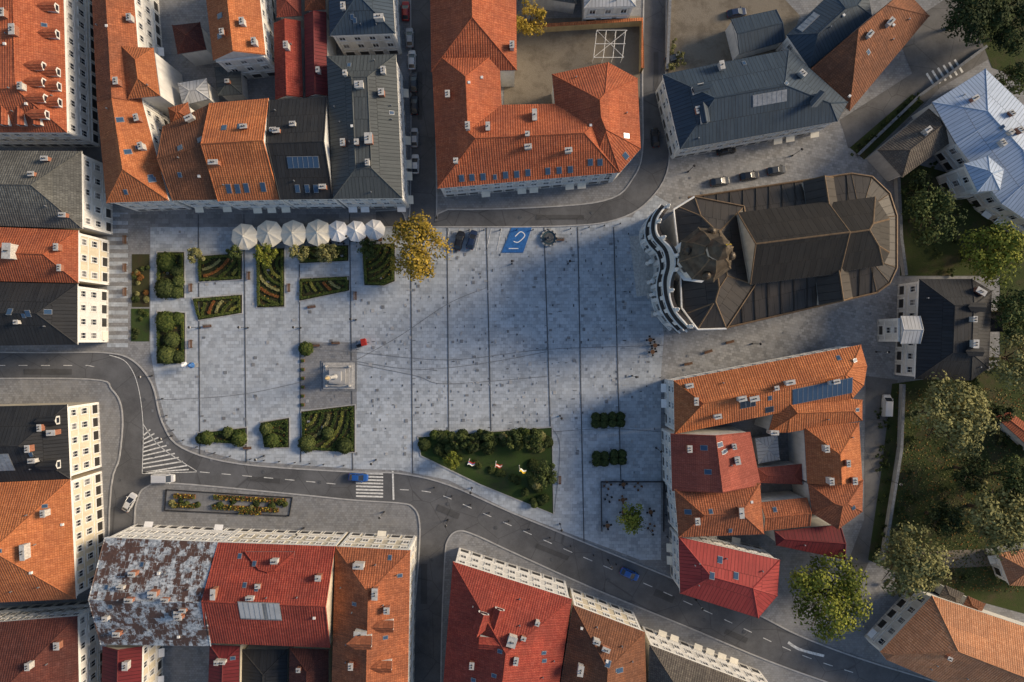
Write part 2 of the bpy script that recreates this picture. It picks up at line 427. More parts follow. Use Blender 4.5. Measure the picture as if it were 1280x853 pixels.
def dormer(mb,pc,px,py,w=1.6,hh=1.5,wall=None,rm=None):
    x,y,z=proj_on(pc,px,py)
    d,u=roof_axes(pc,(x,y)); inn=Vector((u.x,u.y,0)).normalized(); o=-inn
    wall=wall or Wm['white']; rm=rm or metal
    depth=hh/max(.25,pc.slope)
    p=Vector((x,y,z-.1))-d*w/2
    q=[p,p+d*w]; zt=Vector((0,0,hh))
    mb.face([q[0],q[1],q[1]+zt,q[0]+zt],wall)
    mb.face([q[0]+d*.3+zt*.25+o*.03,q[1]-d*.3+zt*.25+o*.03,q[1]-d*.3+zt*.85+o*.03,q[0]+d*.3+zt*.85+o*.03],glass)
    mb.face([q[0],q[0]+zt,q[0]+zt+inn*depth],wall); mb.face([q[1],q[1]+zt,q[1]+zt+inn*depth],wall)
    top=zt*1.0; r=Vector((0,0,w*.35)); mid=(q[0]+q[1])/2
    dep2=(hh+w*.35)/max(.25,pc.slope)
    e=o*.2
    A0=q[0]-d*.15+top+e;A1=q[0]-d*.15+top+inn*depth; C0=mid+top+r+e;C1=mid+top+r+inn*dep2;B0=q[1]+d*.15+top+e;B1=q[1]+d*.15+top+inn*depth
    mb.face([A0,C0,C1,A1],rm,[(0,0),(1,0),(1,2),(0,2)]); mb.face([C0,B0,B1,C1],rm,[(0,0),(1,0),(1,2),(0,2)])
    mb.face([q[0]+top,q[1]+top,mid+top+r],wall)
def building(name,pieces,chim=(),sky=(),dorm=(),auto=1.0,panels=()):
    cs=[P(*q,pieces[0]['h']) for q in pieces[0]['poly']]
    e=empty(name,sum(c[0] for c in cs)/len(cs),sum(c[1] for c in cs)/len(cs))
    roof=MB();walls=MB();wins=MB();det=MB();pcs=[]
    for d in pieces:
        h=d.get('h',12)
        poly=[P(px,py,h) for px,py in d['poly']]
        pc=make_piece(roof,walls,wins,poly,h,d.get('s',.6),d.get('g',[]),T[d.get('rm','or')],Wm[d.get('wm','white')],d.get('win',[]),d.get('cap'),d.get('z0',-.2),None,d.get('fl'))
        pc.rm=T[d.get('rm','or')]
        pcs.append(pc)
    def find(px,py):
        best=None;bz=-1
        for pc in pcs:
            x,y,z=proj_on(pc,px,py)
            if inside(pc.poly,(x,y),.1) and z>bz: best=(pc,x,y,z);bz=z
        return best
    for c in chim:
        r=find(c[0],c[1])
        if not r: continue
        pc,x,y,z=r; d,u=roof_axes(pc,(x,y))
        chimney(det,x,y,z,math.atan2(d.y,d.x),c[2] if len(c)>2 else 1.3,c[3] if len(c)>3 else .8,U(1.0,1.8),random.choice([brickm,chimw,brickm,chimw]))
    for s in sky:
        r=find(s[0],s[1])
        if r: skylight(det,r[0],*s)
    for s in panels:
        r=find(s[0],s[1])
        if r: skylight(det,r[0],s[0],s[1],s[2],s[3],s[4])
    for s in dorm:
        r=find(s[0],s[1])
        if r: dormer(det,r[0],s[0],s[1],s[2] if len(s)>2 else 1.7,1.5,None,r[0].rm if len(s)<4 else s[3])
    for pc in pcs:
        A=abs(area(pc.poly)); k=int(A/48*auto)
        xs=[p[0] for p in pc.poly];ys=[p[1] for p in pc.poly]
        for _ in range(k):
            for t in range(20):
                p=(U(min(xs),max(xs)),U(min(ys),max(ys)))
                if inside(pc.poly,p,1.2):
                    z=pc.h+pc.hz(p)
                    zz=max([q.h+q.hz(p) for q in pcs if inside(q.poly,p,0)])
                    if zz>z+.05: continue
                    d,u=roof_axes(pc,p); rr=R()
                    if rr<.32 and pc.zmax>.5 and pc.hz(p)>pc.zmax*.45: chimney(det,p[0],p[1],z,math.atan2(d.y,d.x),U(.7,1.5),U(.6,.8),U(.8,1.5),random.choice([brickm,brickm,chimw]))
                    elif rr<.65: det.cyl((p[0],p[1],z-.1),(p[0],p[1],z+.6),.13,.13,metal,6)
                    elif rr<.75: det.cbox(p[0],p[1],z-.2,z+.35,.5,.5,math.atan2(d.y,d.x),trim)
                    else:
                        o=Vector((p[0],p[1],z)); n=d.cross(u); n=n if n.z>0 else -n
                        det.box(o-d*.4-u*.55-n*.04,d*.8,u*1.1,n*.12,metal); det.box(o-d*.3-u*.45+n*.081,d*.6,u*.9,n*.03,skyl)
                    break
    roof.build('roof',e);walls.build('walls',e)
    if wins.f: wins.build('windows_and_trim',e)
    if det.f: det.build('chimneys_and_rooflights',e)
    return e,pcs
def q(*a): return dict(poly=a[0],h=a[1],rm=a[2],**(a[3] if len(a)>3 else {}))

# ------------------------------------------------------------------ ground
zc=[0.0]
def cr(pts,n=6,closed=False):
    out=[];m=len(pts)
    for i in range(m if closed else m-1):
        p0=pts[(i-1)%m] if (closed or i>0) else pts[0];p1=pts[i];p2=pts[(i+1)%m];p3=pts[(i+2)%m] if (closed or i<m-2) else pts[-1]
        for k in range(n):
            t=k/n;t2=t*t;t3=t2*t
            out.append(tuple(.5*((2*p1[j])+(-p0[j]+p2[j])*t+(2*p0[j]-5*p1[j]+4*p2[j]-p3[j])*t2+(-p0[j]+3*p1[j]-3*p2[j]+p3[j])*t3) for j in (0,1)))
    if not closed: out.append(pts[-1])
    return out
def sheet(name,ppx,mat,z=None):
    if z is None: zc[0]+=.004; z=zc[0]
    w=[P(*p) for p in ppx]
    mb=MB(); tri=tessellate_polygon([[Vector((a,b,0)) for a,b in w]])
    for t in tri:
        pts=[w[i] for i in t]
        if area(pts)<0: pts=pts[::-1]
        mb.face([(a,b,z) for a,b in pts],mat)
    return mb.build(name)
def ribbon(mb,wpts,w,z,mat,hgt=0):
    n=len(wpts); L_=[];R_=[]
    for i in range(n):
        a=Vector(wpts[max(0,i-1)]);b=Vector(wpts[min(n-1,i+1)]); d=(b-a); 
        if d.length<1e-6: d=Vector((1,0))
        d.normalize(); nn=Vector((-d.y,d.x)); p=Vector(wpts[i])
        L_.append(p+nn*w/2);R_.append(p-nn*w/2)
    for i in range(n-1):
        mb.face([(R_[i].x,R_[i].y,z+hgt),(R_[i+1].x,R_[i+1].y,z+hgt),(L_[i+1].x,L_[i+1].y,z+hgt),(L_[i].x,L_[i].y,z+hgt)],mat)
        if hgt>0:
            for Q in (L_,R_): mb.face([(Q[i].x,Q[i].y,z),(Q[i+1].x,Q[i+1].y,z),(Q[i+1].x,Q[i+1].y,z+hgt),(Q[i].x,Q[i].y,z+hgt)],mat)
def wp(l): return [P(*p) for p in l]
g=MB(); g.face([(-900,-900,0),(900,-900,0),(900,900,0),(-900,900,0)],Mpv); g.build('ground')
sheet('asphalt_lane',[(80,-80),(131,-80),(136,262),(100,262)],Mas2)
sq=[(188,268),(545,268),(790,272),(812,240),(838,255),(812,300),(830,420),(826,470),(826,700),(800,700),(640,640),(560,600),(500,588),(440,586),(300,576),(228,556),(208,530),(195,480),(188,440)]
sheet('square_paving',sq,Msq)
sheet('church_forecourt_paving',[(800,230),(830,200),(1060,160),(1092,190),(1130,300),(1118,470),(1085,425),(835,475),(826,470),(830,420),(812,300),(838,255)],Msq2)
strip=MB()
zc[0]+=.004
for i in range(17):
    y=266+i*10.2; x0,y0=P(134,y);x1,y1=P(160,y+5)
    strip.face([(x0,y1,zc[0]),(x1,y1,zc[0]),(x1,y0,zc[0]),(x0,y0,zc[0])],Msq)
strip.build('striped_paving')
sheet('pavement_band',[(150,268),(545,268),(545,284),(188,284),(188,276),(150,276)],Mstr)
sheet('column_court_paving',[(376,428),(446,428),(446,512),(376,512)],Mpv)
up=cr([(-80,440),(60,441),(130,441),(165,450),(190,480),(203,528),(228,560),(300,580),(440,590),(500,592),(560,606),(640,641),(740,682),(850,727),(940,765),(1000,795),(1080,825),(1200,862),(1400,930)],5)
lo=cr([(1380,1000),(1180,905),(1060,862),(960,826),(850,780),(740,735),(640,690),(592,668),(572,664),(560,675),(556,700),(552,800),(550,960)],5)
lo2=cr([(513,960),(516,800),(524,690),(524,650),(516,634),(500,629),(440,625),(360,617),(215,604),(185,608),(172,625),(168,680),(168,960)],5)
lo3=cr([(134,960),(137,640),(150,570),(153,515),(140,487),(110,474),(-80,474)],5)
sheet('asphalt_road',up+lo+lo2+lo3,Mas)
tl=cr([(513,-80),(513,255),(500,262),(470,264)],4); tr=cr([(470,284),(545,284),(700,283),(770,275),(812,250),(836,205),(832,120),(834,-80)],5)
tr2=cr([(806,-80),(803,100),(803,190),(790,225),(765,248),(700,258),(560,262),(546,250),(546,-80)],4)
sheet('asphalt_street',tl+tr+tr2,Mas)
sheet('asphalt_drive',[(1050,150),(1140,92),(1120,40),(1180,0),(1215,-10),(1260,60),(1175,110),(1095,195),(1060,185)],Mas2)
sheet('asphalt_alley',[(1082,470),(1122,475),(1116,540),(1096,680),(1060,760),(1040,755),(1080,650)],Mas2)
sheet('grass_park',[(1115,480),(1400,440),(1400,800),(1180,740),(1085,700),(1100,600)],Mgr)
sheet('grass_verge',[(1125,200),(1200,220),(1400,300),(1400,470),(1250,480),(1250,345),(1125,345)],Mgr)
sheet('grass_corner',[(1150,-80),(1400,-80),(1400,140),(1240,85),(1215,20)],Mgr)
sheet('bare_soil_yard',[(838,-60),(925,-60),(1000,20),(985,62),(900,78),(835,92)],Msoil)
sheet('courtyard_paving',[(630,25),(800,20),(800,140),(630,140)],Msoil)
sheet('grass_strip',[(165,318),(187,318),(187,384),(165,384)],Mbed)
sheet('lawn_small',[(164,386),(187,386),(187,427),(164,427)],Mgr2)
sheet('grass_bank',[(1062,185),(1140,118),(1155,128),(1080,200)],Mgr)
sheet('soil_path',[(1140,690),(1400,680),(1400,700),(1150,712)],Msoil)
rp=MB(); zc[0]+=.004
for px,py,w,h,a in ((60,465,60,7,0),(183,560,9,20,.2),(330,600,40,6,-.08),(560,640,30,8,-.4),(690,690,44,6,-.38),(830,745,26,9,-.4),(530,730,8,50,0),(525,120,6,60,0),(700,272,60,6,0),(820,90,6,50,0),(920,795,30,7,-.42)):
    x,y=P(px,py); rp.face([tuple((Vector((x,y,zc[0]))+Matrix.Rotation(a,3,'Z')@Vector((sx*w*S/2,sy*h*S/2,0)))) for sx,sy in ((-1,-1),(1,-1),(1,1),(-1,1))],Mas3)
rp.build('asphalt_repair_patches')
kb=MB()
for l,wd in ((up,.3),(lo,.3),(lo2,.3),(lo3,.3),(tr,.3),(tl,.25),(tr2,.3)):
    ribbon(kb,wp(l),wd,zc[0]-.03,Mkerb,.13)
kb.build('kerb')
mk=MB(); zc[0]+=.004; zm=zc[0]
cl=wp(cr([(500,612),(545,617),(600,640),(700,684),(800,727),(900,772),(1000,818),(1080,845)],8))
def dashed(pts,w,on,off):
    acc=0;seg=[];state=True
    for i in range(len(pts)-1):
        a=Vector(pts[i]);b=Vector(pts[i+1]);l=(b-a).length;k=max(1,int(l/.25))
        for j in range(k):
            p=a+(b-a)*j/k
            lim=on if state else off
            if state: seg.append(tuple(p))
            acc+=l/k
            if acc>=lim:
                if state and len(seg)>1: ribbon(mk,seg,w,zm,whp)
                seg=[];state=not state;acc=0
dashed(cl,.16,2.2,2.4)
dashed(wp(cr([(250,590),(330,597),(440,607)],8)),.16,2.2,2.2)
dashed(wp([(-60,457),(110,457),(140,463)]),.14,2.2,2.6)
ribbon(mk,wp(cr([(137,444),(158,453),(172,480),(179,530),(178,592)],8)),.16,zm,whp)
ribbon(mk,wp(cr([(179,530),(200,558),(246,589)],8)),.16,zm,whp)
ribbon(mk,wp([(178,592),(246,590)]),.16,zm,whp)
for i in range(11):
    y=537+i*5; xr=181+ (y-530)*1.02
    ribbon(mk,wp([(179,y+8 if y<582 else 591),(min(xr,236),y)]),.3,zm,whp)
for i in range(8):
    y=591.5+i*4.1; ribbon(mk,wp([(445,y),(479,y+1)]),.38,zm,whp)
ribbon(mk,wp([(491,589),(492,625)]),.4,zm,whp)
for i in range(6):
    x=1158+i*7; ribbon(mk,wp([(x,92-i*3.4),(x+10,108-i*3.4)]),.5,zm,whp)
for i in range(6): ribbon(mk,wp([(562+i*13,286),(556+i*13,314)]),.12,zm,whp)
ribbon(mk,wp(cr([(985,803),(1000,812),(1030,820)],5)),.6,zm,whp)
mk.build('road_markings')
il=MB(); zi=zm
for x0,y0,x1,y1 in ((248,268,250,574),(305,268,308,578),(374,284,376,578),(437,268,441,588),(513,268,516,592),(559,284,561,545),(608,284,614,545),(680,284,688,535),(722,284,730,680),(767,284,776,600)):
    ribbon(il,wp([(x0,y0),(x1,y1)]),.22,zi,Mdark)
il.build('drain_channels'); il=MB(); zi2=zi+.004
for c in ([(376,436),(440,440),(560,450),(683,437),(830,432)],[(190,500),(248,498),(310,492),(376,478)],[(446,452),(520,462),(600,455),(683,440)],[(446,455),(520,470),(560,480),(690,470)],[(446,450),(500,420),(560,380),(608,360)],[(690,540),(760,536),(826,540)],[(693,640),(700,560),(690,535)]):
    ribbon(il,wp(cr(c,8)),.11,zi2,Mmid)
il.build('pavement_joints'); il=MB(); zi3=zi2+.004
for gx in range(446,830,9):
    for gy in range(292,590,9):
        dens=.26
        if gy>430 and gy<520: dens=.40
        if gx<515: dens*=.6
        if gy>540: dens=.15 if gx>700 else 0
        if R()<dens:
            x,y=P(gx+U(-2.5,2.5)+(gy-290)*.01,gy+U(-2,2)); w=U(.08,.14);h=U(.22,.45)
            if R()<.25: w,h=h,w
            m=random.choice([Mdark,Mmid,Mmid,Mkerb])
            il.face([(x-w,y-h*.7,zi3),(x+w,y-h*.7,zi3),(x+w,y+h*.7,zi3),(x-w,y+h*.7,zi3)],m)
for _ in range(200):
    px,py=U(190,810),U(290,580)
    if 522<px<700 and py>530: continue
    x,y=P(px,py); w=U(.2,.4);h=U(.2,.4)
    il.face([(x-w,y-h,zi3+.004),(x+w,y-h,zi3+.004),(x+w,y+h,zi3+.004),(x-w,y+h,zi3+.004)],random.choice([Mmid,Mkerb,Mstr,Mkerb]))
for _ in range(60):
    px,py=U(820,1110),U(210,470); x,y=P(px,py); w=U(.12,.28)
    il.face([(x-w,y-w,zi3+.004),(x+w,y-w,zi3+.004),(x+w,y+w,zi3+.004),(x-w,y+w,zi3+.004)],Mmid)
il.build('paving_inlays')
zi4=zi3+.008
mh=MB()
for px,py in ((180,500),(192,570),(330,590),(400,603),(560,630),(620,660),(690,700),(760,725),(880,775),(930,790),(520,100),(525,180),(650,272),(740,266),(820,120),(60,450),(150,600),(540,700),(535,780)):
    x,y=P(px,py); mh.cyl((x,y,0),(x,y,zi4),.42,.42,Mdark,12)
mh.build('manhole_covers')

# ------------------------------------------------------------------ buildings
B=building
B('orange_tiled_townhouse',[q([(112,-60),(163,-60),(178,128),(121,128)],12,'or2',dict(g=[0,2],wm='white',win=[1])),
  q([(121,128),(178,128),(211,251),(133,254)],12,'or',dict(g=[0],wm='white',win=[1,2])),
  q([(152,58),(192,60),(200,120),(160,124)],13.5,'or',dict(s=.5,wm='white'))],
  chim=[(165,25),(150,105),(180,185),(175,150)],sky=[(150,150),(160,190),(190,225)],dorm=[])
B('annex_roof_house',[q([(215,32),(250,28),(258,62),(222,68)],8,'dr2',dict(wm='white',s=.5)),],auto=.5)
B('white_courtyard_house',[q([(222,104),(258,98),(262,124),(228,132)],7,'wh',dict(s=.3,wm='white')),q([(268,84),(300,82),(303,118),(272,120)],5,'gg',dict(s=.2,wm='white',win=[0])),q([(210,135),(235,128),(240,150),(214,160)],9,'or2',dict(wm='white'))],auto=1.5)
B('orange_gabled_house',[q([(252,-50),(320,-50),(332,68),(266,75)],12,'or',dict(g=[0,2],wm='white',win=[1,2]))],chim=[(305,30),(320,55)],sky=[(275,20),(275,45)])
B('orange_street_house',[q([(262,129),(335,123),(349,250),(273,252)],12,'or',dict(g=[1,3],win=[2,0]))],sky=[(286,236,.9,1.8),(297,236,.9,1.8),(308,235,.9,1.8),(329,234,.9,1.8),(280,160),(300,158)],chim=[(345,140,2.2,.8),(270,205,1.8,.8)],auto=.5)
B('brown_tiled_house',[q([(204,158),(260,131),(272,250),(216,251)],11.5,'br',dict(g=[1,3],win=[2]))],chim=[(240,150,1.6,.9),(262,145)],sky=[(225,185),(250,175)])
B('black_roofed_house',[q([(337,125),(408,121),(416,249),(350,250)],12.5,'bk',dict(g=[1,3],win=[2],s=.45))],chim=[(347,165),(410,150),(408,172,2,.8),(405,235)],panels=[(379,203,6.2,2.2,skyl)],sky=[(372,236,.8,1.5),(384,236,.8,1.5),(395,236,.8,1.5)])
B('green_grey_roofed_house',[q([(408,70),(495,68),(503,248),(416,249)],13,'gg',dict(win=[1,2],s=.5,cap=2.8))],chim=[(450,108,1.2,1.6),(478,118,1.2,1),(430,180),(462,175,2,1.4),(480,90)],auto=1.5)
B('red_sheet_house',[q([(342,30),(376,27),(379,121),(344,124)],9,'rd',dict(g=[0,2],wm='white')),q([(345,-30),(376,-30),(377,20),(346,22)],8,'rd2',dict(wm='white'))],chim=[(360,60)])
B('dark_red_house',[q([(380,20),(408,16),(410,119),(382,121)],10,'dr',dict(g=[0,2],wm='white')),q([(380,-60),(406,-60),(407,12),(381,14)],9,'or2',dict(wm='white'))])
B('blue_grey_roofed_house',[q([(409,-60),(488,-60),(494,42),(412,45)],12,'bl',dict(g=[0],win=[1,2],s=.5))],chim=[(430,10),(475,25,1.8,.8)])
B('orange_courtyard_palace',[
  q([(537,-60),(645,-60),(646,88),(539,90)],11,'or3',dict(g=[0],s=.55)),
  q([(539,62),(624,62),(630,200),(547,236)],11,'or3',dict(s=.55)),
  q([(546,133),(772,128),(774,216),(547,236)],11,'or3',dict(s=.6,win=[2,0])),
  q([(690,93),(760,78),(797,98),(801,186),(775,216),(737,217),(698,180)],11,'or3',dict(s=.55,win=[3,4,5]))],
  chim=[(640,60),(668,146,.8,2.2),(585,160),(710,190),(560,120),(660,185),(610,160,.7,1.6)],
  sky=[(577,223),(590,222),(604,221),(632,219),(646,218),(660,216),(685,214),(699,213),(713,212),(738,203),(750,203),(783,170),(782,195)],auto=.35)
B('white_topped_house',[q([(728,-60),(795,-60),(795,8),(730,10)],9,'wh',dict(win=[2],s=.3))],auto=2)
B('garden_shed_row',[q([(655,-60),(722,-60),(722,5),(660,-5)],6,'gg2',dict(s=.3))])
B('blue_roofed_hall',[q([(828,93),(986,62),(1060,128),(1047,152),(850,187)],10,'bl',dict(s=.5,win=[3,4,2]))],chim=[(900,85,.8,1.6),(1000,95)],panels=[(962,123,7,2.2,metal)],dorm=[(865,115,1.5,T['bl']),(880,155,1.5,T['bl']),(1025,120,1.5,T['bl'])],auto=.6)
B('brown_long_house',[q([(1008,92),(1132,-12),(1162,20),(1062,139)],9,'br',dict(s=.6,g=[0],win=[2]))],chim=[(1085,45),(1110,30,1.6,.8)])
B('slate_blue_house',[q([(983,44),(1040,-10),(1085,-10),(1090,20),(1012,86)],8,'bl',dict(s=.5,win=[4]))],panels=[(1010,28,5,1.4,metal)])
B('dark_blue_garage',[q([(914,24),(970,12),(981,52),(925,68)],5,'bl',dict(s=.35,g=[1,3]))],auto=.3)
B('grey_shingled_barn',[q([(1097,188),(1168,130),(1199,150),(1197,172),(1128,222)],6.5,'gr',dict(s=.5,wm='grey',win=[3]))],chim=[(1155,165)],auto=.5)
B('light_blue_roofed_villa',[q([(1165,128),(1232,86),(1320,170),(1320,300),(1252,255),(1195,180)],9,'lb',dict(s=.28,win=[4,3])),q([(1205,205),(1235,195),(1255,212),(1250,238),(1222,240)],11,'lb',dict(s=.5,win=[2,3,4]))],chim=[(1215,125),(1270,165),(1250,180)],auto=.5)
B('dark_roofed_corner_house',[q([(1149,349),(1215,349),(1240,364),(1236,460),(1214,476),(1144,474)],9,'bk',dict(s=.55,cap=3.2,win=[5])),q([(1228,390),(1252,390),(1254,415),(1228,415)],7,'bk',dict(wm='ochre')),q([(1126,395),(1150,395),(1150,430),(1126,430)],9.6,'wh',dict(s=.4,g=[1,3],win=[3],wm='white'))],dorm=[(1225,385,1.6,T['bk']),(1222,440,1.6,T['bk'])],chim=[(1222,365,2,1),(1215,430,1.6,1),(1190,346)],auto=.5)
B('orange_roofed_town_palace',[
  q([(842,476),(1076,431),(1084,458),(1080,482),(1066,498),(843,543)],11,'or',dict(s=.5,win=[5,0])),
  q([(975,490),(1078,500),(1078,526),(985,541),(960,541)],10.5,'or',dict(s=.5)),
  q([(838,543),(938,541),(951,606),(840,613)],11,'rd2',dict(g=[0,2],s=.5,win=[3])),
  q([(843,612),(950,604),(955,668),(848,672)],11.5,'or2',dict(s=.55,win=[3])),
  q([(848,671),(975,700),(972,745),(948,773),(850,742)],10.5,'crim',dict(s=.45,win=[3,4,0])),
  q([(1005,534),(1074,528),(1078,600),(1009,604)],10.5,'or',dict(s=.55,g=[2])),
  q([(1010,604),(1079,600),(1078,640),(1048,662),(1015,642)],10.5,'or2',dict(s=.55)),
  q([(952,628),(1008,622),(1012,658),(956,664)],9.5,'or2',dict(s=.5,g=[1,3])),
  q([(968,664),(1050,656),(1056,700),(970,682)],8.5,'dr',dict(s=.4,g=[1])),
  q([(946,585),(1003,580),(1003,606),(950,604)],7,'rd2',dict(s=.4)),
  q([(944,548),(972,544),(975,575),(948,580)],5,'wh',dict(s=.12,wm='grey'))],
  chim=[(860,482),(985,478,1.8,.8),(940,498,1.8,.9),(925,498,1.5,.9),(965,540,1.5,.8),(895,520),(920,575,1.5,.9),(870,650),(925,640,.8,2),(1035,600),(1065,600),(1030,560),(860,560)],
  sky=[(880,560),(900,556),(885,590),(860,640),(900,700),(920,720),(890,720)],
  panels=[(1028,489,12.5,3.6,skyl),(962,512,1.6,1.2,glass),(935,505,3,1.5,glass)],auto=1.0)
B('pale_orange_villa',[q([(1100,815),(1165,745),(1330,800),(1330,920),(1108,825)],8,'pale',dict(s=.6,win=[0,4]))],dorm=[],auto=.6)
B('garden_house',[q([(1244,521),(1262,515),(1310,548),(1310,580)],5,'or3',dict(s=.2))],auto=0)
B('garden_cottage',[q([(1247,692),(1320,680),(1320,735),(1262,732)],5,'pale',dict(s=.5,win=[3]))],auto=.5)
B('brick_outbuilding',[q([(1182,732),(1205,742),(1196,758),(1174,746)],3.5,'gr',dict(s=.3)),q([(1210,745),(1232,755),(1224,772),(1202,760)],3.5,'br',dict(s=.3))],auto=.5)
B('rusty_roofed_corner_block',[q([(-80,-60),(78,-60),(84,166),(-80,166)],12.5,'or3',dict(s=.55,win=[1,2],cap=4.2))],dorm=[(74,12),(75,45),(58,85),(76,92),(58,105),(77,110),(60,125),(78,130),(62,145)]+[(x,158) for x in (10,30,50)],chim=[(20,40,2,1),(30,110)])
B('slate_roofed_house',[q([(-80,188),(102,189),(103,286),(-80,280)],12,'gg2',dict(s=.5,win=[1],g=[3],wm='white'))],chim=[(60,200),(82,270)],auto=.5)
B('red_orange_house',[q([(-80,281),(98,288),(98,354),(-80,350)],12,'or3',dict(s=.5,win=[1],g=[3],wm='cream'))],chim=[(15,315,1.6,3),(75,310)],auto=.8)
B('black_roofed_hotel',[q([(-80,351),(97,355),(97,431),(-80,433)],12,'bk',dict(s=.5,win=[1],g=[3],wm='white'))],sky=[(60,390),(35,392),(12,390)],auto=.8)
B('dark_roofed_town_house',[q([(-80,510),(84,506),(88,599),(-80,606)],12,'bk',dict(s=.5,win=[1],g=[3],wm='cream'))],chim=[(70,540,1,1.6),(40,560),(45,575)],panels=[(5,578,3,4,metal)],dorm=[(75,525),(76,580)],auto=.8)
B('bright_orange_town_house',[q([(-80,607),(88,599),(95,749),(-80,757)],12,'or',dict(s=.5,win=[1],g=[],wm='cream'))],chim=[(35,688,3,.8),(60,640)],auto=.8)
B('dark_red_roofed_house',[q([(-80,784),(97,770),(100,920),(-80,920)],11,'dr2',dict(s=.5,win=[1,0],wm='white'))],chim=[(75,805,1.4,1),(40,830)])
B('flaking_metal_roofed_house',[q([(131,672),(272,678),(263,808),(126,806)],12.5,'pat',dict(s=.45,win=[0],g=[1,3],wm='white'))],dorm=[],chim=[(195,740,1.6,1),(150,790),(225,765),(170,715)],auto=1.6)
B('red_tiled_town_house',[q([(273,678),(418,683),(412,810),(259,804)],12.5,'rd',dict(s=.5,win=[0],g=[1,3],wm='cream')),q([(306,690),(368,690),(364,722),(338,737),(308,722)],13.6,'rd',dict(s=.45,wm='white'))],chim=[(345,700),(270,740,.8,2),(400,720,1,1)],panels=[(325,764,8.2,4.6,T['wh'])],auto=.8)
B('rust_tiled_town_house',[q([(419,683),(513,688),(509,920),(413,920)],12.5,'or2',dict(s=.5,win=[0,1],wm='cream'))],chim=[(450,705,2,1),(470,740,2.2,1),(452,790,1,2.4),(485,760,1.2,1),(440,830)],dorm=[(465,800,2.5),(492,780,2.2),(490,830,2.2)],auto=1.2)
B('dark_red_rear_house',[q([(128,809),(178,809),(176,920),(125,920)],10,'dr',dict(s=.4,wm='cream',win=[1],g=[0]))],chim=[(160,830,1.6,1)])
B('rear_wing',[q([(262,806),(300,808),(298,920),(258,920)],9.5,'dr',dict(s=.3,wm='cream')),q([(302,812),(360,812),(358,920),(300,920)],7,'bk',dict(s=.2,wm='grey')),q([(362,810),(411,812),(410,920),(360,920)],9,'dr2',dict(s=.4,wm='cream'))],auto=1.5)
B('red_roofed_corner_house',[q([(566,702),(715,749),(688,930),(548,930)],12,'rd',dict(s=.5,win=[0],wm='white'))],chim=[(640,800,1.6,2),(600,780),(590,830)],dorm=[(605,765,2.2),(625,760,2),(600,800,2.2)],auto=1.2)
B('brown_roofed_house',[q([(716,756),(806,790),(810,930),(689,930)],12,'br',dict(s=.5,win=[0],wm='cream'))],chim=[(745,800),(725,835,2,1)],sky=[(760,830),(775,838)],auto=1.2)
B('grey_roofed_end_house',[q([(812,806),(975,868),(975,980),(806,980)],11.5,'gr',dict(s=.5,win=[0],wm='white'))],auto=1)
def wall(name,pts,h,t,mat,cap=None):
    mb=MB(); ribbon(mb,wp(pts),t,-.1,mat,h+.1)
    if cap: ribbon(mb,wp(pts),t+.25,h+.003,cap,.14)
    mb.build(name)
wall('courtyard_wall',[(672,40),(800,32),(800,92)],3,.5,Wm['ochre'],T['or'])
wall('garden_wall',[(1100,700),(1122,560),(1125,480)],1.6,.4,Wm['grey'],Mmid)
wall('garden_wall',[(1128,345),(1122,300),(1118,215)],1.6,.4,Wm['grey'],Mmid)
wall('yard_wall',[(838,-60),(832,90)],1.8,.35,Wm['grey'],Mmid)
wall('retaining_wall',[(1070,195),(1146,122),(1230,60)],1.0,.35,Wm['grey'],Mmid)
pg=MB()
for i in range(4):
    x0,y0=P(746+i*12,38,3);x1,y1=P(742+i*12,72,3); pg.cyl((x0,y0,3),(x1,y1,3),.07,.07,trim,5); pg.cyl((x0,y0,0),(x0,y0,3),.07,.07,trim,5); pg.cyl((x1,y1,0),(x1,y1,3),.07,.07,trim,5)
for i in range(3):
    x0,y0=P(746-i*2,38+i*17,3.1);x1,y1=P(784-i*2,38+i*17,3.1); pg.cyl((x0,y0,3.1),(x1,y1,3.1),.07,.07,trim,5)
pg.cyl((*P(746,38,3.2),3.2),(*P(780,72,3.2),3.2),.05,.05,trim,5);pg.cyl((*P(784,38,3.2),3.2),(*P(742,72,3.2),3.2),.05,.05,trim,5)
pg.build('steel_pergola')

# ------------------------------------------------------------------ church
ce=empty('baroque_church',*P(960,330))
roof=MB();walls=MB();wins=MB();det=MB()
def cp(poly,h,s,g,win=[],cap=None,wm='white',rm='ch',rw=.17):
    pc=make_piece(roof,walls,wins,[P(a,b,h) for a,b in poly],h,s,g,T[rm],Wm[wm],win,cap,-.2,edge,2,rw); return pc
cpoly=[(860,247),(1064,217),(1090,221),(1112,242),(1121,270),(1121,335),(1112,354),(1096,366),(903,411)]
c1=cp(cpoly,12.5,.42,[8],[7],3.4,'beige','ch',.12)
c2=cp([(922,266),(1034,252),(1050,342),(938,356)],17.5,.95,[1,3],[],None,'beige','ch2')
c2b=cp([(1032,254),(1094,246),(1112,274),(1112,316),(1104,332),(1046,341)],16.3,.85,[5],[],None,'beige','ch2')
tp=cp([(1004,227),(1042,222),(1066,372),(1024,382)],14.8,.95,[0,2],[],None,'beige','ch')
c3=cp([(842,262),(868,246),(930,258),(944,356),(908,411),(872,412),(852,385),(850,330)],15.5,.5,[],[],3.2,'white','ch')
def rib(a,b,za,zb,r=.16,m=None):
    A=P(*a,za);Bb=P(*b,zb); det.cyl((A[0],A[1],za),(Bb[0],Bb[1],zb),r,r,m or edge,6)
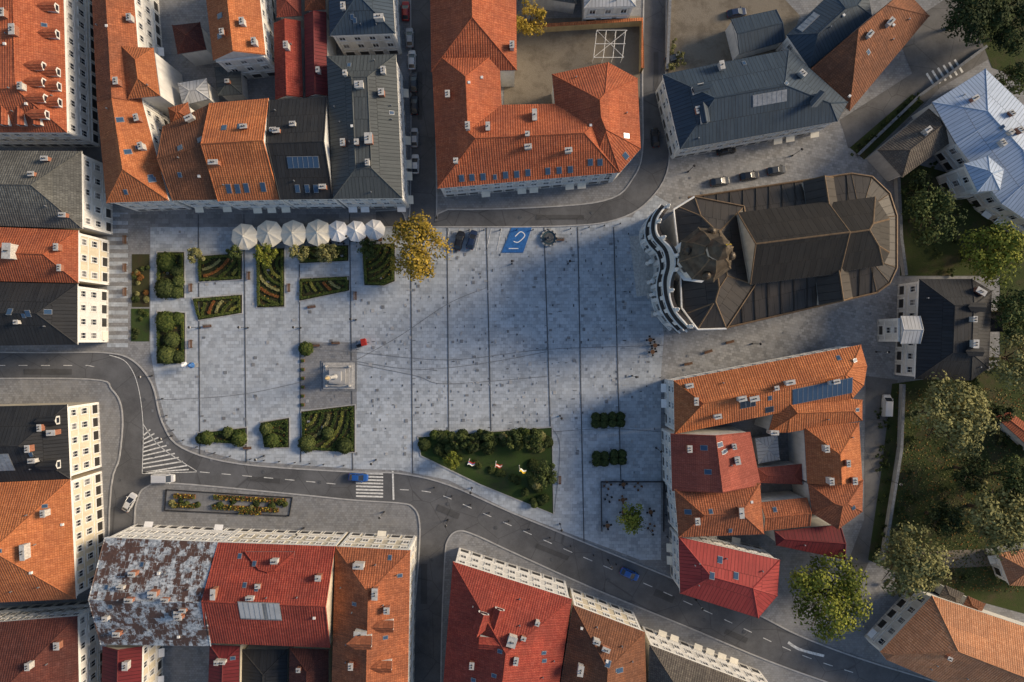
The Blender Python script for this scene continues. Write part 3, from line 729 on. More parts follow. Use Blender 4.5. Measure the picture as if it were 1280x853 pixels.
for t in [i/11 for i in range(12)]:
    if .66<t<.82: continue
    xa,ya=880+t*178,244.5-t*26
    A=P(xa,ya,12.6)
    x1,y1=A[0]-.9,A[1]-7.4
    det.cyl((A[0],A[1]-.1,12.65),(x1,y1,15.8),.09,.09,T['ch2'],5,False)
    xa,ya=912+t*178,409-t*41.5
    A=P(xa,ya,12.6)
    det.cyl((A[0],A[1]+.1,12.65),(A[0]-1.3,A[1]+7.4,15.8),.09,.09,T['ch2'],5,False)
fp=cr([(833,256),(822,272),(822,292),(836,310),(840,330),(836,350),(838,372),(846,392),(862,410)],5)
fr0=[P(a,b,17) for a,b in fp]
n=len(fr0); fw=[]
for i in range(n):
    a=Vector(fr0[max(0,i-1)]);b=Vector(fr0[min(n-1,i+1)]);d=(b-a).normalized();nn=Vector((d.y,-d.x))
    if nn.x>0: nn=-nn
    t=i/(n-1); hh=16+3.2*math.exp(-((t-.5)/.16)**2)+1.0*math.exp(-((t-.08)/.07)**2)+1.0*math.exp(-((t-.92)/.07)**2)
    fw.append((fr0[i][0],fr0[i][1],hh,nn.x,nn.y))
th=.9
cdk=T['ch']
for i in range(n-1):
    A=fw[i];Bq=fw[i+1]
    a0=Vector((A[0],A[1],0));b0=Vector((Bq[0],Bq[1],0));na=Vector((A[3],A[4],0));nb=Vector((Bq[3],Bq[4],0))
    za=Vector((0,0,A[2]));zb=Vector((0,0,Bq[2])); u=Vector((0,0,1))
    walls.face([a0,b0,b0+zb,a0+za],Wm['white']); walls.face([a0-na*th,b0-nb*th,b0-nb*th+zb,a0-na*th+za],Wm['white'])
    walls.face([a0+za,b0+zb,b0+zb-nb*.28,a0+za-na*.28],trim); walls.face([a0+za-na*.28,b0+zb-nb*.28,b0+zb-nb*th,a0+za-na*th],cdk)
    for z0_,z1_,pr in ((0,1.2,.5),(8.2,8.8,.55),(8.8,9.1,.95),(14.2,14.7,.5),(14.7,15.0,.9)):
        walls.face([a0+na*pr+u*z0_,b0+nb*pr+u*z0_,b0+nb*pr+u*z1_,a0+na*pr+u*z1_],trim)
        walls.face([a0+na*(pr-.2)+u*z1_,b0+nb*(pr-.2)+u*z1_,b0+nb*pr+u*z1_,a0+na*pr+u*z1_],trim); walls.face([a0+u*(z1_+.25 if z1_>9 else z1_),b0+u*(z1_+.25 if z1_>9 else z1_),b0+nb*(pr-.2)+u*z1_,a0+na*(pr-.2)+u*z1_],cdk if z1_ in (9.1,15.0) else trim)
        walls.face([a0+u*z0_,b0+u*z0_,b0+nb*pr+u*z0_,a0+na*pr+u*z0_],trim)
    d=(b0-a0).normalized()
    if i%4==1:
        walls.box(a0+na*.02+u*1.2,d*.8,na*.5,u*6.98,trim); walls.box(a0+na*.02+u*9.4,d*.8,na*.42,u*4.78,trim)
    if i%4==3:
        p=a0+na*.03
        for zz,hh,ww in ((10.2,2.8,1.2),(2,4,1.5)):
            walls.face([p+u*zz,p+d*ww+u*zz,p+d*ww+u*(zz+hh),p+u*(zz+hh)],glass); walls.box(p-d*.2+u*(zz+hh),d*(ww+.4),na*.35,u*.3,trim)
for i in (0,6,12,18,22,28,34,n-1):
    if i>=n: continue
    A=fw[i]; x=A[0]-A[3]*.45;y=A[1]-A[4]*.45;z=A[2]
    det.cbox(x,y,z,z+.5,.8,.8,0,trim); det.lathe(x,y,[(.25,z+.5),(.4,z+.9),(.32,z+1.4),(.22,z+1.8),(.25,z+2.1),(.15,z+2.4),(0,z+2.5)],trim,8)
for px,py in ((812,312),(812,328),(814,352),(817,368),(812,285),(822,392)):
    x,y=P(px,py,4)
    det.cbox(x,y,0,1.2,1.3,1.3,.1,stone); det.lathe(x,y,[(.42,1.2),(.5,1.4),(.38,1.7),(.34,5),(.5,5.3),(.55,5.6),(0,5.7)],trim,10)
x,y=P(820,331,0)
for k in range(5): det.cbox(x-.4*k*.8,y,0,1.0-.18*k,5+.7*k,10+.9*k,.12,stone)
tx,ty=P(897,312,33)
rot=-.12
walls.lathe(tx,ty,[(4.2,0),(4.2,25)],Wm['white'],8,rot+math.pi/8)
for z0_,r in ((17.0,4.5),(24.6,4.6)):
    det.lathe(tx,ty,[(4.1,z0_),(r,z0_+.1),(r+.35,z0_+.5),(4.1,z0_+.6)],trim,8,rot+math.pi/8)
for k in range(8):
    a=rot+k*math.pi/4; c,s=math.cos(a),math.sin(a); ap=4.2*math.cos(math.pi/8)
    o=Vector((tx+c*(ap+.03),ty+s*(ap+.03),19.5)); d=Vector((-s,c,0))
    det.face([o-d*.6,o+d*.6,o+d*.6+Vector((0,0,3)),o-d*.6+Vector((0,0,3))],shopg)
    det.box(o-d*.8+Vector((0,0,3)),d*1.6,Vector((c,s,0))*.25,Vector((0,0,.3)),trim)
cop=plain('patinated_copper_roof',(.085,.068,.050),.5,.3,.45,.8)
cop2=plain('copper_rib',(.17,.125,.08),.5,.3,.3,.8)
prof=[(5.3,25.1),(5.35,25.4),(4.6,26.2),(4.35,27.2),(3.7,28.6),(2.7,29.8),(1.9,30.5),(1.6,30.9)]
det.lathe(tx,ty,prof,cop,8,rot+math.pi/8)
det.lathe(tx,ty,[(1.55,30.9),(1.55,33),(2.0,33.1),(2.0,33.4)],Wm['beige'],8,rot)
det.lathe(tx,ty,[(2.0,33.4),(2.2,34.2),(1.7,35.2),(.8,36.2),(.35,37),(.2,38.2),(0,38.4)],cop,8,rot)
det.cyl((tx,ty,38.2),(tx,ty,40.5),.07,.05,yelp,6); det.box((tx-.5,ty-.05,39.5),(1,0,0),(0,.1,0),(0,0,.12),yelp)
for k in range(8):
    a=rot+math.pi/8+k*math.pi/4
    for j in range(len(prof)-1):
        p0=(tx+prof[j][0]*math.cos(a),ty+prof[j][0]*math.sin(a),prof[j][1]);p1=(tx+prof[j+1][0]*math.cos(a),ty+prof[j+1][0]*math.sin(a),prof[j+1][1])
        det.cyl(p0,p1,.13,.13,cop2,5,False)
    if k%2==0:
        a=rot+k*math.pi/4; xx=tx+4.1*math.cos(a);yy=ty+4.1*math.sin(a)
        det.lathe(xx,yy,[(.75,26.2),(.75,27.6),(.9,27.7),(.5,28.4),(0,28.6)],cop,8)
for i in range(8): rib(cpoly[i],cpoly[i+1],12.6,12.6,.22)
fr=[(842,262),(868,246),(930,258),(944,356),(908,411),(872,412),(852,385),(850,330),(842,262)]
for i in range(8): rib(fr[i],fr[i+1],15.65,15.65,.2,trim if i in(4,5,6,7,0) else edge)
for m_,nm in ((roof,'roof'),(walls,'walls_and_facade'),(wins,'windows_and_trim'),(det,'tower_dome_and_ornaments')):
    if m_.f: m_.build(nm,ce)

# ------------------------------------------------------------------ vegetation
def leaves(mb,c,rad,nl,nleaf,size,mat,flat=.8,seed=0):
    rx,ry,rz=rad; lobes=[]
    for _ in range(nl):
        while True:
            p=Vector((U(-1,1),U(-1,1),U(-.7,1)))
            if .25<p.length<1: break
        k=U(.18,.36)
        lobes.append((Vector((c[0]+p.x*rx*(1-k*.7),c[1]+p.y*ry*(1-k*.7),c[2]+p.z*rz*(1-k*.7))),k*rx,R()))
    for _ in range(nleaf):
        lc,lr,lv=random.choice(lobes)
        d=Vector((random.gauss(0,1),random.gauss(0,1),random.gauss(.25,1)));d.normalize()
        p=lc+Vector((d.x,d.y,d.z*flat))*lr*U(.55,1.12)
        n=(d+Vector((U(-.6,.6),U(-.6,.6),U(-.2,.7)))).normalized()
        t=n.orthogonal().normalized(); t=Matrix.Rotation(U(0,6.28),3,n)@t; b=n.cross(t); s=size*U(.6,1.3)
        uv=(lv*.85+R()*.15,R()*min(1,.25+lv))
        mb.face([p-t*s*.5,p+b*s*.32,p+t*s*.55,p-b*s*.34],mat,[uv]*4)
def tree(name,px,py,rpx,h,lm,dens=1.0,squash=1.0):
    zc_=h*.66
    x,y=P(px,py,zc_); r=rpx*S*(H-zc_)/H
    mb=MB(); t=MB()
    tr0=.04*h*.6+.08
    top=Vector((x+U(-.3,.3),y+U(-.3,.3),h*.45))
    t.cyl((x,y,-.1),(x,y,.5),tr0*1.5,tr0,bark,9,False); t.cyl((x,y,.5),top,tr0,tr0*.65,bark,9,False)
    for k in range(7):
        a=k*.9+U(0,.5); e=top+Vector((math.cos(a)*r*.45,math.sin(a)*r*.45,h*U(.12,.25))); e2=e+Vector((math.cos(a)*r*.3,math.sin(a)*r*.3,h*.12))
        t.cyl(top-Vector((0,0,U(0,h*.1))),e,tr0*.45,tr0*.25,bark,6,False); t.cyl(e,e2,tr0*.25,tr0*.08,bark,5,False)
    nl=int(14+r*3.4); nleaf=int(dens*min(8500,50*r*r+900))
    leaves(mb,(x,y,zc_),(r,r*squash,h*.34),nl,nleaf,.34+r*.035,L[lm],.85)
    e=empty(name,x,y); t.build('trunk_and_limbs',e); mb.build('crown',e)
tree('autumn_lime_tree',521,309,44,11,'gold',1.2)
tree('yellow_maple_tree',661,24,24,10,'gold')
for a in ((1166,268,42,13,'green'),(1243,318,46,14,'ygreen'),(1265,390,38,13,'green'),(1268,450,40,13,'olive'),(1218,12,50,14,'dark'),(1270,95,26,9,'green'),(1268,30,40,12,'dark'),(1250,645,52,15,'olive'),(1275,600,34,12,'green'),(1150,235,22,8,'dark'),(1250,520,20,6,'dark'),(1210,470,18,6,'green'),(1180,650,28,10,'dark'),(1215,590,26,9,'dark')):
    tree('park_tree',*a)
tree('silver_lime_tree',1187,521,56,16,'olive',1.1)
tree('lime_tree',1038,746,56,15,'ygreen',1.1)
tree('oak_tree',1134,705,54,15,'olive',.9)
tree('small_autumn_tree',788,647,22,7,'ygreen')
tree('small_lawn_tree',678,592,20,6.5,'green')
for a in ((245,318,13,5,'olive'),(292,318,12,5,'green'),(332,320,17,5.5,'ygreen'),(374,316,14,5,'olive'),(408,317,16,5,'olive'),(462,312,15,5,'green'),(566,577,13,4.5,'ygreen'),(640,548,14,4.5,'green'),(612,548,13,4,'green'),(590,552,12,4,'dark'),(668,552,15,5,'green'),(575,552,12,4,'green')):
    tree('ornamental_tree',*a)
def shrub(name,px,py,rpx,h,lm='dark'):
    x,y=P(px,py,h*.6); r=rpx*S
    mb=MB()
    mb.lathe(x,y,[(r*.55,0),(r*.85,h*.3),(r*.85,h*.6),(r*.55,h*.85),(0,h*.93)],L[lm],10)
    for _ in range(int(220+r*140)):
        d=Vector((random.gauss(0,1),random.gauss(0,1),abs(random.gauss(.2,1))));d.normalize()
        p=Vector((x,y,h*.35))+Vector((d.x*r,d.y*r,d.z*h*.6))*U(.86,1.06)
        n=(d+Vector((U(-.6,.6),U(-.6,.6),U(-.3,.6)))).normalized(); t=n.orthogonal().normalized(); b=n.cross(t); s=U(.16,.36)
        uv=(R(),R()); mb.face([p-t*s,p+b*s*.6,p+t*s,p-b*s*.6],L[lm],[uv]*4)
    mb.build(name,origin=(x,y))
for a in ((207,327,12,1.9),(220,338,8,1.4),(222,352,8,1.4),(205,361,13,1.9),(219,365,8,1.3),(206,402,13,1.9),(221,398,8,1.3),(214,425,10,1.6),(207,444,12,1.9),(221,446,8,1.4),
   (258,548,9,1.4),(298,549,10,1.6),(284,541,7,1.2),(332,536,8,1.4),(339,551,9,1.5),(383,555,11,1.6),(430,558,10,1.6),(409,542,8,1.3),(382,436,9,1.5),(250,549,6,1.1),
   (530,556,8,1.2),(548,562,7,1.2)):
    shrub('clipped_boxwood',*a,random.choice(['green','hedge','dark']))
for _ in range(16):
    shrub('bedding_shrub',U(167,185),U(320,382),U(2,3.5),.6,random.choice(['dark','olive','green','rust']))
for _ in range(7):
    shrub('bedding_shrub',U(167,184),U(389,424),U(2,3.2),.5,random.choice(['dark','green','hedge']))
for a in ((750,526,10,1.8),(771,525,10,1.8),(751,574,10,1.8),(773,572,10,1.8)):
    x,y=P(a[0],a[1]); pb=MB(); pb.cbox(x,y,0,.6,3.2,3.0,0,dkmetal); pb.cbox(x,y,.6,.64,2.9,2.7,0,Mbed); pb.build('planter_box',origin=(x,y)); 
    for dx,dy in ((-5,-4),(5,-4),(-5,4),(5,4)): shrub('planter_shrub',a[0]+dx,a[1]+dy,5.6,1.9,'dark')
def bed(name,poly,style=0,arcs=None):
    W=wp(poly); mb=MB()
    zb=.05
    tri=tessellate_polygon([[Vector((a,b,0)) for a,b in W]])
    for t in tri: 
        mb.face([(W[i][0],W[i][1],zb) for i in t],Mbed)
    ribbon(mb,W+[W[0]],.25,0,Mkerb,.14)
    ins=inset(W,[.55]*len(W))
    paths=[(ins+[ins[0]],'hedge',.55)]
    if arcs:
        cx,cy,rs=arcs; cw=P(cx,cy)
        for k,r in enumerate(rs):
            seg=[]
            for i in range(73):
                a=i*math.pi/36; p=(cw[0]+r*S*math.cos(a),cw[1]+r*S*math.sin(a))
                if inside(W,p,.8): seg.append(p)
                elif len(seg)>2: paths.append((seg,['hedge','lite','hedge','olive','rust'][k%5] if style else 'hedge',.4)); seg=[]
                else: seg=[]
            if len(seg)>2: paths.append((seg,['hedge','lite'][k%2],.4))
    for pts,lm,hh in paths:
        ribbon(mb,pts,.5,zb,L[lm],hh*.8)
        for i in range(len(pts)-1):
            a=Vector(pts[i]);b=Vector(pts[i+1]);l=(b-a).length
            if l>30: continue
            d=(b-a).normalized() if l>0 else Vector((1,0)); nn=Vector((-d.y,d.x))
            for _ in range(int(l*14)+1):
                p2=a+(b-a)*R()+nn*U(-.34,.34); p=Vector((p2.x,p2.y,zb+hh*U(.75,1.05))); n_=Vector((U(-.6,.6),U(-.6,.6),1)).normalized(); t=n_.orthogonal().normalized(); t=Matrix.Rotation(U(0,6),3,n_)@t; bb=n_.cross(t); s=U(.1,.22)
                uv=(R(),R()); mb.face([p-t*s,p+bb*s*.7,p+t*s,p-bb*s*.7],L[lm],[uv]*4)
    xs=[p[0] for p in W];ys=[p[1] for p in W]
    for _ in range(int(abs(area(W))*5)):
        p2=(U(min(xs),max(xs)),U(min(ys),max(ys)))
        if not inside(W,p2,.3): continue
        p=Vector((p2[0],p2[1],zb+U(.05,.3))); n_=Vector((U(-.6,.6),U(-.6,.6),1)).normalized(); t=n_.orthogonal().normalized(); bb=n_.cross(t); s=U(.12,.25); uv=(R(),R()*.7)
        rr_=R(); lm='dark' if rr_<.82 else ('rust' if rr_<.93 else 'gold')
        mb.face([p-t*s,p+bb*s*.7,p+t*s,p-bb*s*.7],L[lm],[uv]*4)
    mb.build(name)
rr=lambda a,b,s:list(range(a,b,s))
bed('parterre_bed',[(196,315),(231,315),(231,373),(196,373)],0,None)
bed('parterre_bed',[(196,389),(232,391),(232,455),(196,455)],0,None)
bed('parterre_bed',[(247,320),(303,316),(303,350),(248,353)],1,(247,300,rr(14,80,8)))
bed('parterre_bed',[(320,312),(356,310),(356,384),(321,385)],1,(356,330,rr(10,70,8)))
bed('parterre_bed',[(374,308),(436,306),(436,327),(374,330)],0,(400,300,rr(12,60,8)))
bed('parterre_bed',[(374,348),(437,345),(437,364),(374,377)],1,(437,330,rr(12,80,7)))
bed('parterre_bed',[(240,373),(303,368),(303,392),(248,401)],1,(303,400,rr(10,80,8)))
bed('parterre_bed',[(452,306),(494,304),(494,352),(480,358),(455,357)],0,(455,306,rr(12,60,8)))
bed('parterre_bed',[(247,541),(309,534),(309,556),(249,553)],0,None)
bed('parterre_bed',[(325,528),(362,522),(362,560),(330,560)],0,(345,560,rr(8,40,7)))
bed('parterre_bed',[(376,514),(444,506),(444,566),(378,563)],1,(376,514,rr(12,90,8)))
lw=[(522,546),(690,534),(692,643),(600,606),(526,570)]
W=wp(lw); mb=MB()
for t in tessellate_polygon([[Vector((a,b,0)) for a,b in W]]): mb.face([(W[i][0],W[i][1],.06) for i in t],Mgr2)
ribbon(mb,W+[W[0]],.3,0,Mkerb,.15)
mb.build('grass_triangle')
for i in range(56):
    t=R(); px=540+t*140; py=543+U(0,22)-t*6
    if R()<.35: px,py=U(655,686),U(545,632)
    shrub('lawn_shrub',px,py,U(3.5,7.5),U(.8,1.7),random.choice(['dark','dark','green','olive','hedge']))
for i in range(14):
    t=R(); shrub('lawn_shrub',545+t*125,566+t*45+U(-4,0),U(3,5),.7,random.choice(['dark','green']))
ug=MB()
for i in range(70):
    px,py=U(1105,1290),U(540,740)
    if R()<.45: px,py=U(1130,1290),U(205,345)
    x,y=P(px,py); leaves(ug,(x,y,.8),(U(.8,2.4),U(.8,2.0),U(.6,1.3)),4,150,.4,L[random.choice(['dark','green','green','olive'])])
for i in range(26):
    px,py=U(1095,1112),U(500,700); x,y=P(px,py); leaves(ug,(x,y,.6),(1,1,.8),3,80,.35,L['dark'])
for i in range(22):
    t=i/21; x,y=P(1068+t*80+U(-3,3),190-t*68+U(-3,3)); leaves(ug,(x,y,.6),(1.1,1.1,.8),3,90,.35,L['green'])
for i in range(14):
    x,y=P(U(836,850),U(55,90)); leaves(ug,(x,y,1.2),(1.3,1.3,1.3),3,100,.35,L['olive'])
ug.build('undergrowth')
fl=MB()
for i in range(9000):
    px,py=U(1120,1290),U(485,740); x,y=P(px,py)
    n_=Vector((U(-.4,.4),U(-.4,.4),1)).normalized();t=n_.orthogonal().normalized();bb=n_.cross(t);s=U(.08,.2);p=Vector((x,y,.08+R()*.1));uv=(R(),R()*.6)
    fl.face([p-t*s,p+bb*s,p+t*s,p-bb*s],L[random.choice(['olive','green','rust','dark','green'])],[uv]*4)
fl.build('fallen_leaves')

# ------------------------------------------------------------------ vehicles
tyre=plain('tyre',(.015,.015,.015),.8)
lampw,_,lb=newmat('headlamp',.2,0,.6); lb.inputs['Base Color'].default_value=(.3,.3,.3,1)
def carpaint(c):
    m,nt,b=newmat('car_paint',.3,.2,.5); b.inputs['Base Color'].default_value=c4(c); b.inputs['Coat Weight'].default_value=.5; return m
paints={'white':carpaint((.62,.62,.62)),'black':carpaint((.015,.015,.018)),'blue':carpaint((.02,.10,.36)),'red':carpaint((.35,.02,.02)),'silver':carpaint((.38,.39,.41)),'navy':carpaint((.02,.035,.08)),'grey':carpaint((.06,.065,.07))}
def car(px,py,ang,col,van=False,name=None):
    x,y=P(px,py,.7); mb=MB(); pt=paints[col]
    if not van:
        st=[(-2.2,.60,.72,.35),(-2.12,.78,.86,.27),(-1.6,.87,.93,.24),(-.6,.9,.94,.22),(.6,.9,.93,.22),(1.3,.88,.86,.23),(1.9,.80,.76,.25),(2.13,.66,.62,.3),(2.2,.5,.5,.35)]
        gh=[(-1.95,.70,.93),(-1.3,.62,1.42),(.15,.62,1.46),(1.15,.74,.90)]
    else:
        st=[(-2.5,.80,.95,.35),(-2.4,.92,1.1,.3),(-1.0,.95,1.15,.25),(1.0,.95,1.12,.25),(1.8,.93,1.05,.25),(2.3,.82,.9,.28),(2.45,.65,.7,.35)]
        gh=[(-2.42,.88,1.12),(-2.3,.80,1.95),(1.0,.80,1.98),(1.75,.84,1.07)]
    rings=[[(X,-hw,zb),(X,-hw,zt*.72),(X,-hw*.9,zt),(X,-hw*.4,zt+.03),(X,hw*.4,zt+.03),(X,hw*.9,zt),(X,hw,zt*.72),(X,hw,zb)] for X,hw,zt,zb in st]
    for a,b in zip(rings,rings[1:]):
        for i in range(8):
            j=(i+1)%8; mb.face([a[i],b[i],b[j],a[j]],pt)
    mb.face(rings[0],pt); mb.face(rings[-1][::-1],pt)
    (x0,w0,z0),(x1,w1,z1),(x2,w2,z2),(x3,w3,z3)=gh
    rb=[(x0,-w0,z0),(x3,-w3,z3),(x3,w3,z3),(x0,w0,z0)]; rt=[(x1,-w1,z1),(x2,-w2,z2),(x2,w2,z2),(x1,w1,z1)]
    zm_=(x1+x2)/2
    mb.face([rb[0],rb[1],rt[1],rt[0]],glass if not van else pt); mb.face([rb[1],rb[2],rt[2],rt[1]],glass); mb.face([rb[2],rb[3],rt[3],rt[2]],glass if not van else pt); mb.face([rb[3],rb[0],rt[0],rt[3]],glass)
    mb.face([rt[0],rt[1],(x2-.1,-w2*.6,z2+.05),(x1+.1,-w1*.6,z1+.05)],pt); mb.face([(x1+.1,-w1*.6,z1+.05),(x2-.1,-w2*.6,z2+.05),(x2-.1,w2*.6,z2+.05),(x1+.1,w1*.6,z1+.05)],pt)
    mb.face([(x1+.1,w1*.6,z1+.05),(x2-.1,w2*.6,z2+.05),rt[2],rt[3]],pt); mb.face([rt[1],rt[2],(x2-.1,w2*.6,z2+.05),(x2-.1,-w2*.6,z2+.05)],pt); mb.face([rt[3],rt[0],(x1+.1,-w1*.6,z1+.05),(x1+.1,w1*.6,z1+.05)],pt)
    for a,b in zip(rb,rt): mb.cyl(a,b,.06,.05,pt,5,False)
    for s in(-1,1):
        mb.cyl((zm_,s*w3*1.0,z0),(zm_,s*w2,z2),.05,.05,pt,5,False)
        for wx in (st[0][0]+.85,st[-1][0]-.85): mb.cyl((wx,s*.68,.32),(wx,s*.93,.32),.32,.32,tyre,14); mb.cyl((wx,s*.93,.32),(wx,s*.945,.32),.19,.19,metal,10)
        mb.cbox(x3-.25,s*(w3+.22),z3-.02,z3+.14,.16,.26,0,pt)
        mb.cbox(st[-1][0]-.17,s*.52,.5,.62,.2,.26,-s*.3,lampw); mb.cbox(st[0][0]+.06,s*.6,.62,.78,.16,.28,0,redp)
    mb.face([(x3+.02,-.5,z3+.06),(x3+.02,.5,z3+.06),(x3-.02,.5,z3+.08),(x3-.02,-.5,z3+.08)],dkmetal)
    o=mb.build(name or ('parked_van' if van else 'parked_car'),smooth=False); o.location=(x,y,zc[0]); o.rotation_euler=(0,0,math.radians(ang))
for a in ((507,14,90,'red'),(512,47,92,'silver'),(515,75,90,'white'),(517,103,90,'grey'),(518,131,90,'black'),(518,172,90,'silver'),(519,205,90,'white'),(590,300,75,'navy'),(574,301,75,'black'),
  (819,172,95,'black'),(900,227,8,'grey'),(937,220,8,'black'),(971,213,8,'grey'),(908,188,10,'black'),(843,73,20,'grey'),(921,16,10,'navy'),(448,597,-4,'blue'),(787,718,-25,'blue'),(162,628,62,'white'),(1022,150,20,'white')):
    car(*a)
car(205,598,0,'white',True); car(1108,507,88,'white',True)

# ------------------------------------------------------------------ street furniture
def umbrella(px,py,rpx,mt,n=8):
    z=2.9; x,y=P(px,py,z); r=rpx*S; mb=MB(); pole=MB(); e=empty('patio_umbrella',x,y)
    rot=U(0,.3)
    for i in range(n):
        a=rot+i*2*math.pi/n;b=rot+(i+1)*2*math.pi/n;m=(a+b)/2
        A=Vector((x+r*math.cos(a),y+r*math.sin(a),z-.35));Bq=Vector((x+r*math.cos(b),y+r*math.sin(b),z-.35));Mq=Vector((x+r*.93*math.cos(m),y+r*.93*math.sin(m),z-.42));T_=Vector((x,y,z+.75))
        Mi=T_.lerp(Mq,.5)-Vector((0,0,.06))
        mb.face([T_,A,Mi],mt);mb.face([A,Mq,Mi],mt);mb.face([Mq,Bq,Mi],mt);mb.face([Bq,T_,Mi],mt)
        for s0,s1 in ((A,Mq),(Mq,Bq)): mb.face([s0,s1,s1-Vector((0,0,.25)),s0-Vector((0,0,.25))],mt)
        pole.cyl(T_-Vector((0,0,.05)),A-Vector((0,0,.05)),.035,.03,metal,5,False)
    mb.lathe(x,y,[(.35,z+.7),(.15,z+.9),(0,z+.95)],mt,8)
    pole.cyl((x,y,0),(x,y,z+.65),.05,.05,metal,8); pole.cbox(x,y,0,.12,.9,.9,0,stone)
    mb.build('canopy',e);pole.build('pole_ribs_and_base',e)
for a in ((305,296,17),(336,292,17),(366,292,17),(397,291,17)): umbrella(*a,canvas)
for a in ((422,289,13.5),(445,289,13.5),(468,287,13)): umbrella(*a,canvas2)
def tableset(px,py,ang=0,mt=None,chm=None):
    x,y=P(px,py); mb=MB(); mt=mt or wood; chm=chm or dkmetal
    mb.cyl((0,0,.72),(0,0,.76),.5,.5,mt,12); mb.cyl((0,0,.05),(0,0,.72),.04,.04,dkmetal,6); mb.cyl((0,0,0),(0,0,.05),.25,.25,dkmetal,8)
    for k in range(4):
        a=k*math.pi/2; c,s=math.cos(a),math.sin(a); cx,cy=c*.75,s*.75
        mb.cbox(cx,cy,.43,.48,.42,.42,a,chm); mb.cbox(cx+c*.21,cy+s*.21,.48,.9,.05,.42,a,chm)
        for i in(-1,1):
            for j in(-1,1): mb.cyl((cx+i*.17,cy+j*.17,0),(cx+i*.17,cy+j*.17,.43),.02,.02,dkmetal,4,False)
    o=mb.build('patio_table_with_chairs'); o.location=(x,y,.03); o.rotation_euler=(0,0,ang)
for i in range(4):
    for j in range(4):
        px=760+i*18;py=606+j*17
        if (px-788)**2+(py-650)**2<180 or R()<.1: continue
        tableset(px+U(-2,2),py+U(-2,2),U(0,.4),random.choice([wood,wood,metal,metal]),random.choice([wood,dkmetal]))
wall('terrace_rail',[(751,602),(829,602),(829,664)],.9,.12,dkmetal); wall('terrace_rail',[(751,602),(752,664)],.9,.12,dkmetal)
for px in range(300,480,16): tableset(px,300+U(-2,2),U(0,1))
for a in ((812,425),(818,432),(815,440)): tableset(*a,U(0,1),wood)
def bench(px,py,ang):
    x,y=P(px,py);mb=MB()
    for k in range(4): mb.cbox(0,-.2+k*.13,.43,.47,1.9,.1,0,wood)
    for k in range(2): mb.cbox(0,.33+k*.02,.58+k*.16,.7+k*.16,1.9,.04,0,wood)
    for s in (-.75,.75): mb.cbox(s,0,0,.43,.08,.5,0,dkmetal); mb.cbox(s,.33,.43,.85,.06,.05,0,dkmetal)
    o=mb.build('park_bench');o.location=(x,y,.03);o.rotation_euler=(0,0,math.radians(ang))
for a in ((395,432,0),(420,429,0),(885,440,20),(912,428,15),(860,455,10),(240,360,90),(240,430,90),(312,345,90),(362,360,90),(445,370,90),(700,300,0),(310,560,0),(158,300,90),(158,335,90),(158,365,90),(700,600,90),(260,408,5),(390,384,8)): bench(*a)
def lamp(px,py,h=5):
    x,y=P(px,py);mb=MB()
    mb.lathe(x,y,[(.2,0),(.2,.3),(.1,.5),(.06,1.0),(.05,h)],dkmetal,8); mb.lathe(x,y,[(.05,h),(.22,h+.1),(.28,h+.5),(.3,h+.55),(.1,h+.75),(0,h+.8)],dkmetal,8,0,[trim,trim,dkmetal,dkmetal,dkmetal])
    mb.build('street_lamp',origin=(x,y))
for a in ((440,300),(545,300),(640,330),(710,330),(800,300),(790,470),(700,520),(470,575),(330,570),(215,545),(190,470),(250,410),(310,410),(376,410),(445,400),(820,560),(810,660),(700,655),(590,610),(860,215),(990,195),(1095,440),(1110,600),(940,430),(870,750),(760,700),(480,640),(560,650),(380,660)): lamp(*a)
def bollards(pts,step):
    mb=MB(); W=wp(cr(pts,8)); acc=0
    for a,b in zip(W,W[1:]):
        acc+=math.dist(a,b)
        if acc>step: acc=0; mb.lathe(b[0],b[1],[(.12,0),(.11,.7),(.15,.8),(.1,.95),(0,1.0)],dkmetal,8)
    mb.build('bollard_row')
bollards([(520,598),(600,636),(700,677),(800,717)],3); bollards([(200,475),(211,525),(235,553),(300,572),(430,582)],3); bollards([(560,288),(700,287),(775,280)],3); bollards([(830,480),(831,600),(835,700)],4)
def flag(px,py,cols):
    x,y=P(px,py);mb=MB();h=7
    mb.lathe(x,y,[(.15,0),(.07,.3),(.05,h),(.1,h+.05),(0,h+.2)],trim,8)
    a=U(-.6,-.2); d=Vector((math.cos(a),math.sin(a),0)); nn=Vector((-d.y,d.x,0)); k=len(cols); N=8
    for i in range(N):
        for j in range(k):
            def pt(u,v): 
                return Vector((x,y,h-.2-v*1.2-u*.7))+d*(u*1.4)+nn*(.22*math.sin(u*7+v)*u+ v*.45)
            mb.face([pt(i/N,j/k),pt((i+1)/N,j/k),pt((i+1)/N,(j+1)/k),pt(i/N,(j+1)/k)],cols[j])
    mb.build('flag_on_pole',origin=(x,y))
flag(587,574,[trim,bluep,redp]);flag(620,577,[redp,trim,redp]);flag(649,582,[yelp,trim])
mb=MB(); x,y=P(424,470)
for k,(w,z0_,z1_) in enumerate(((8,0,.18),(7.0,.18,.36),(6.0,.36,.54))): mb.cbox(x,y,z0_,z1_,w,w*.85,0,[Mmid,stone,Mkerb][k])
mb.cbox(x,y,.54,1.6,3.2,3.0,0,stone);mb.cbox(x,y,1.6,1.85,3.6,3.4,0,Wm['grey']);mb.cbox(x,y,1.85,3.6,2.0,2.0,0,stone);mb.cbox(x,y,3.6,3.9,2.6,2.6,0,Wm['grey'])
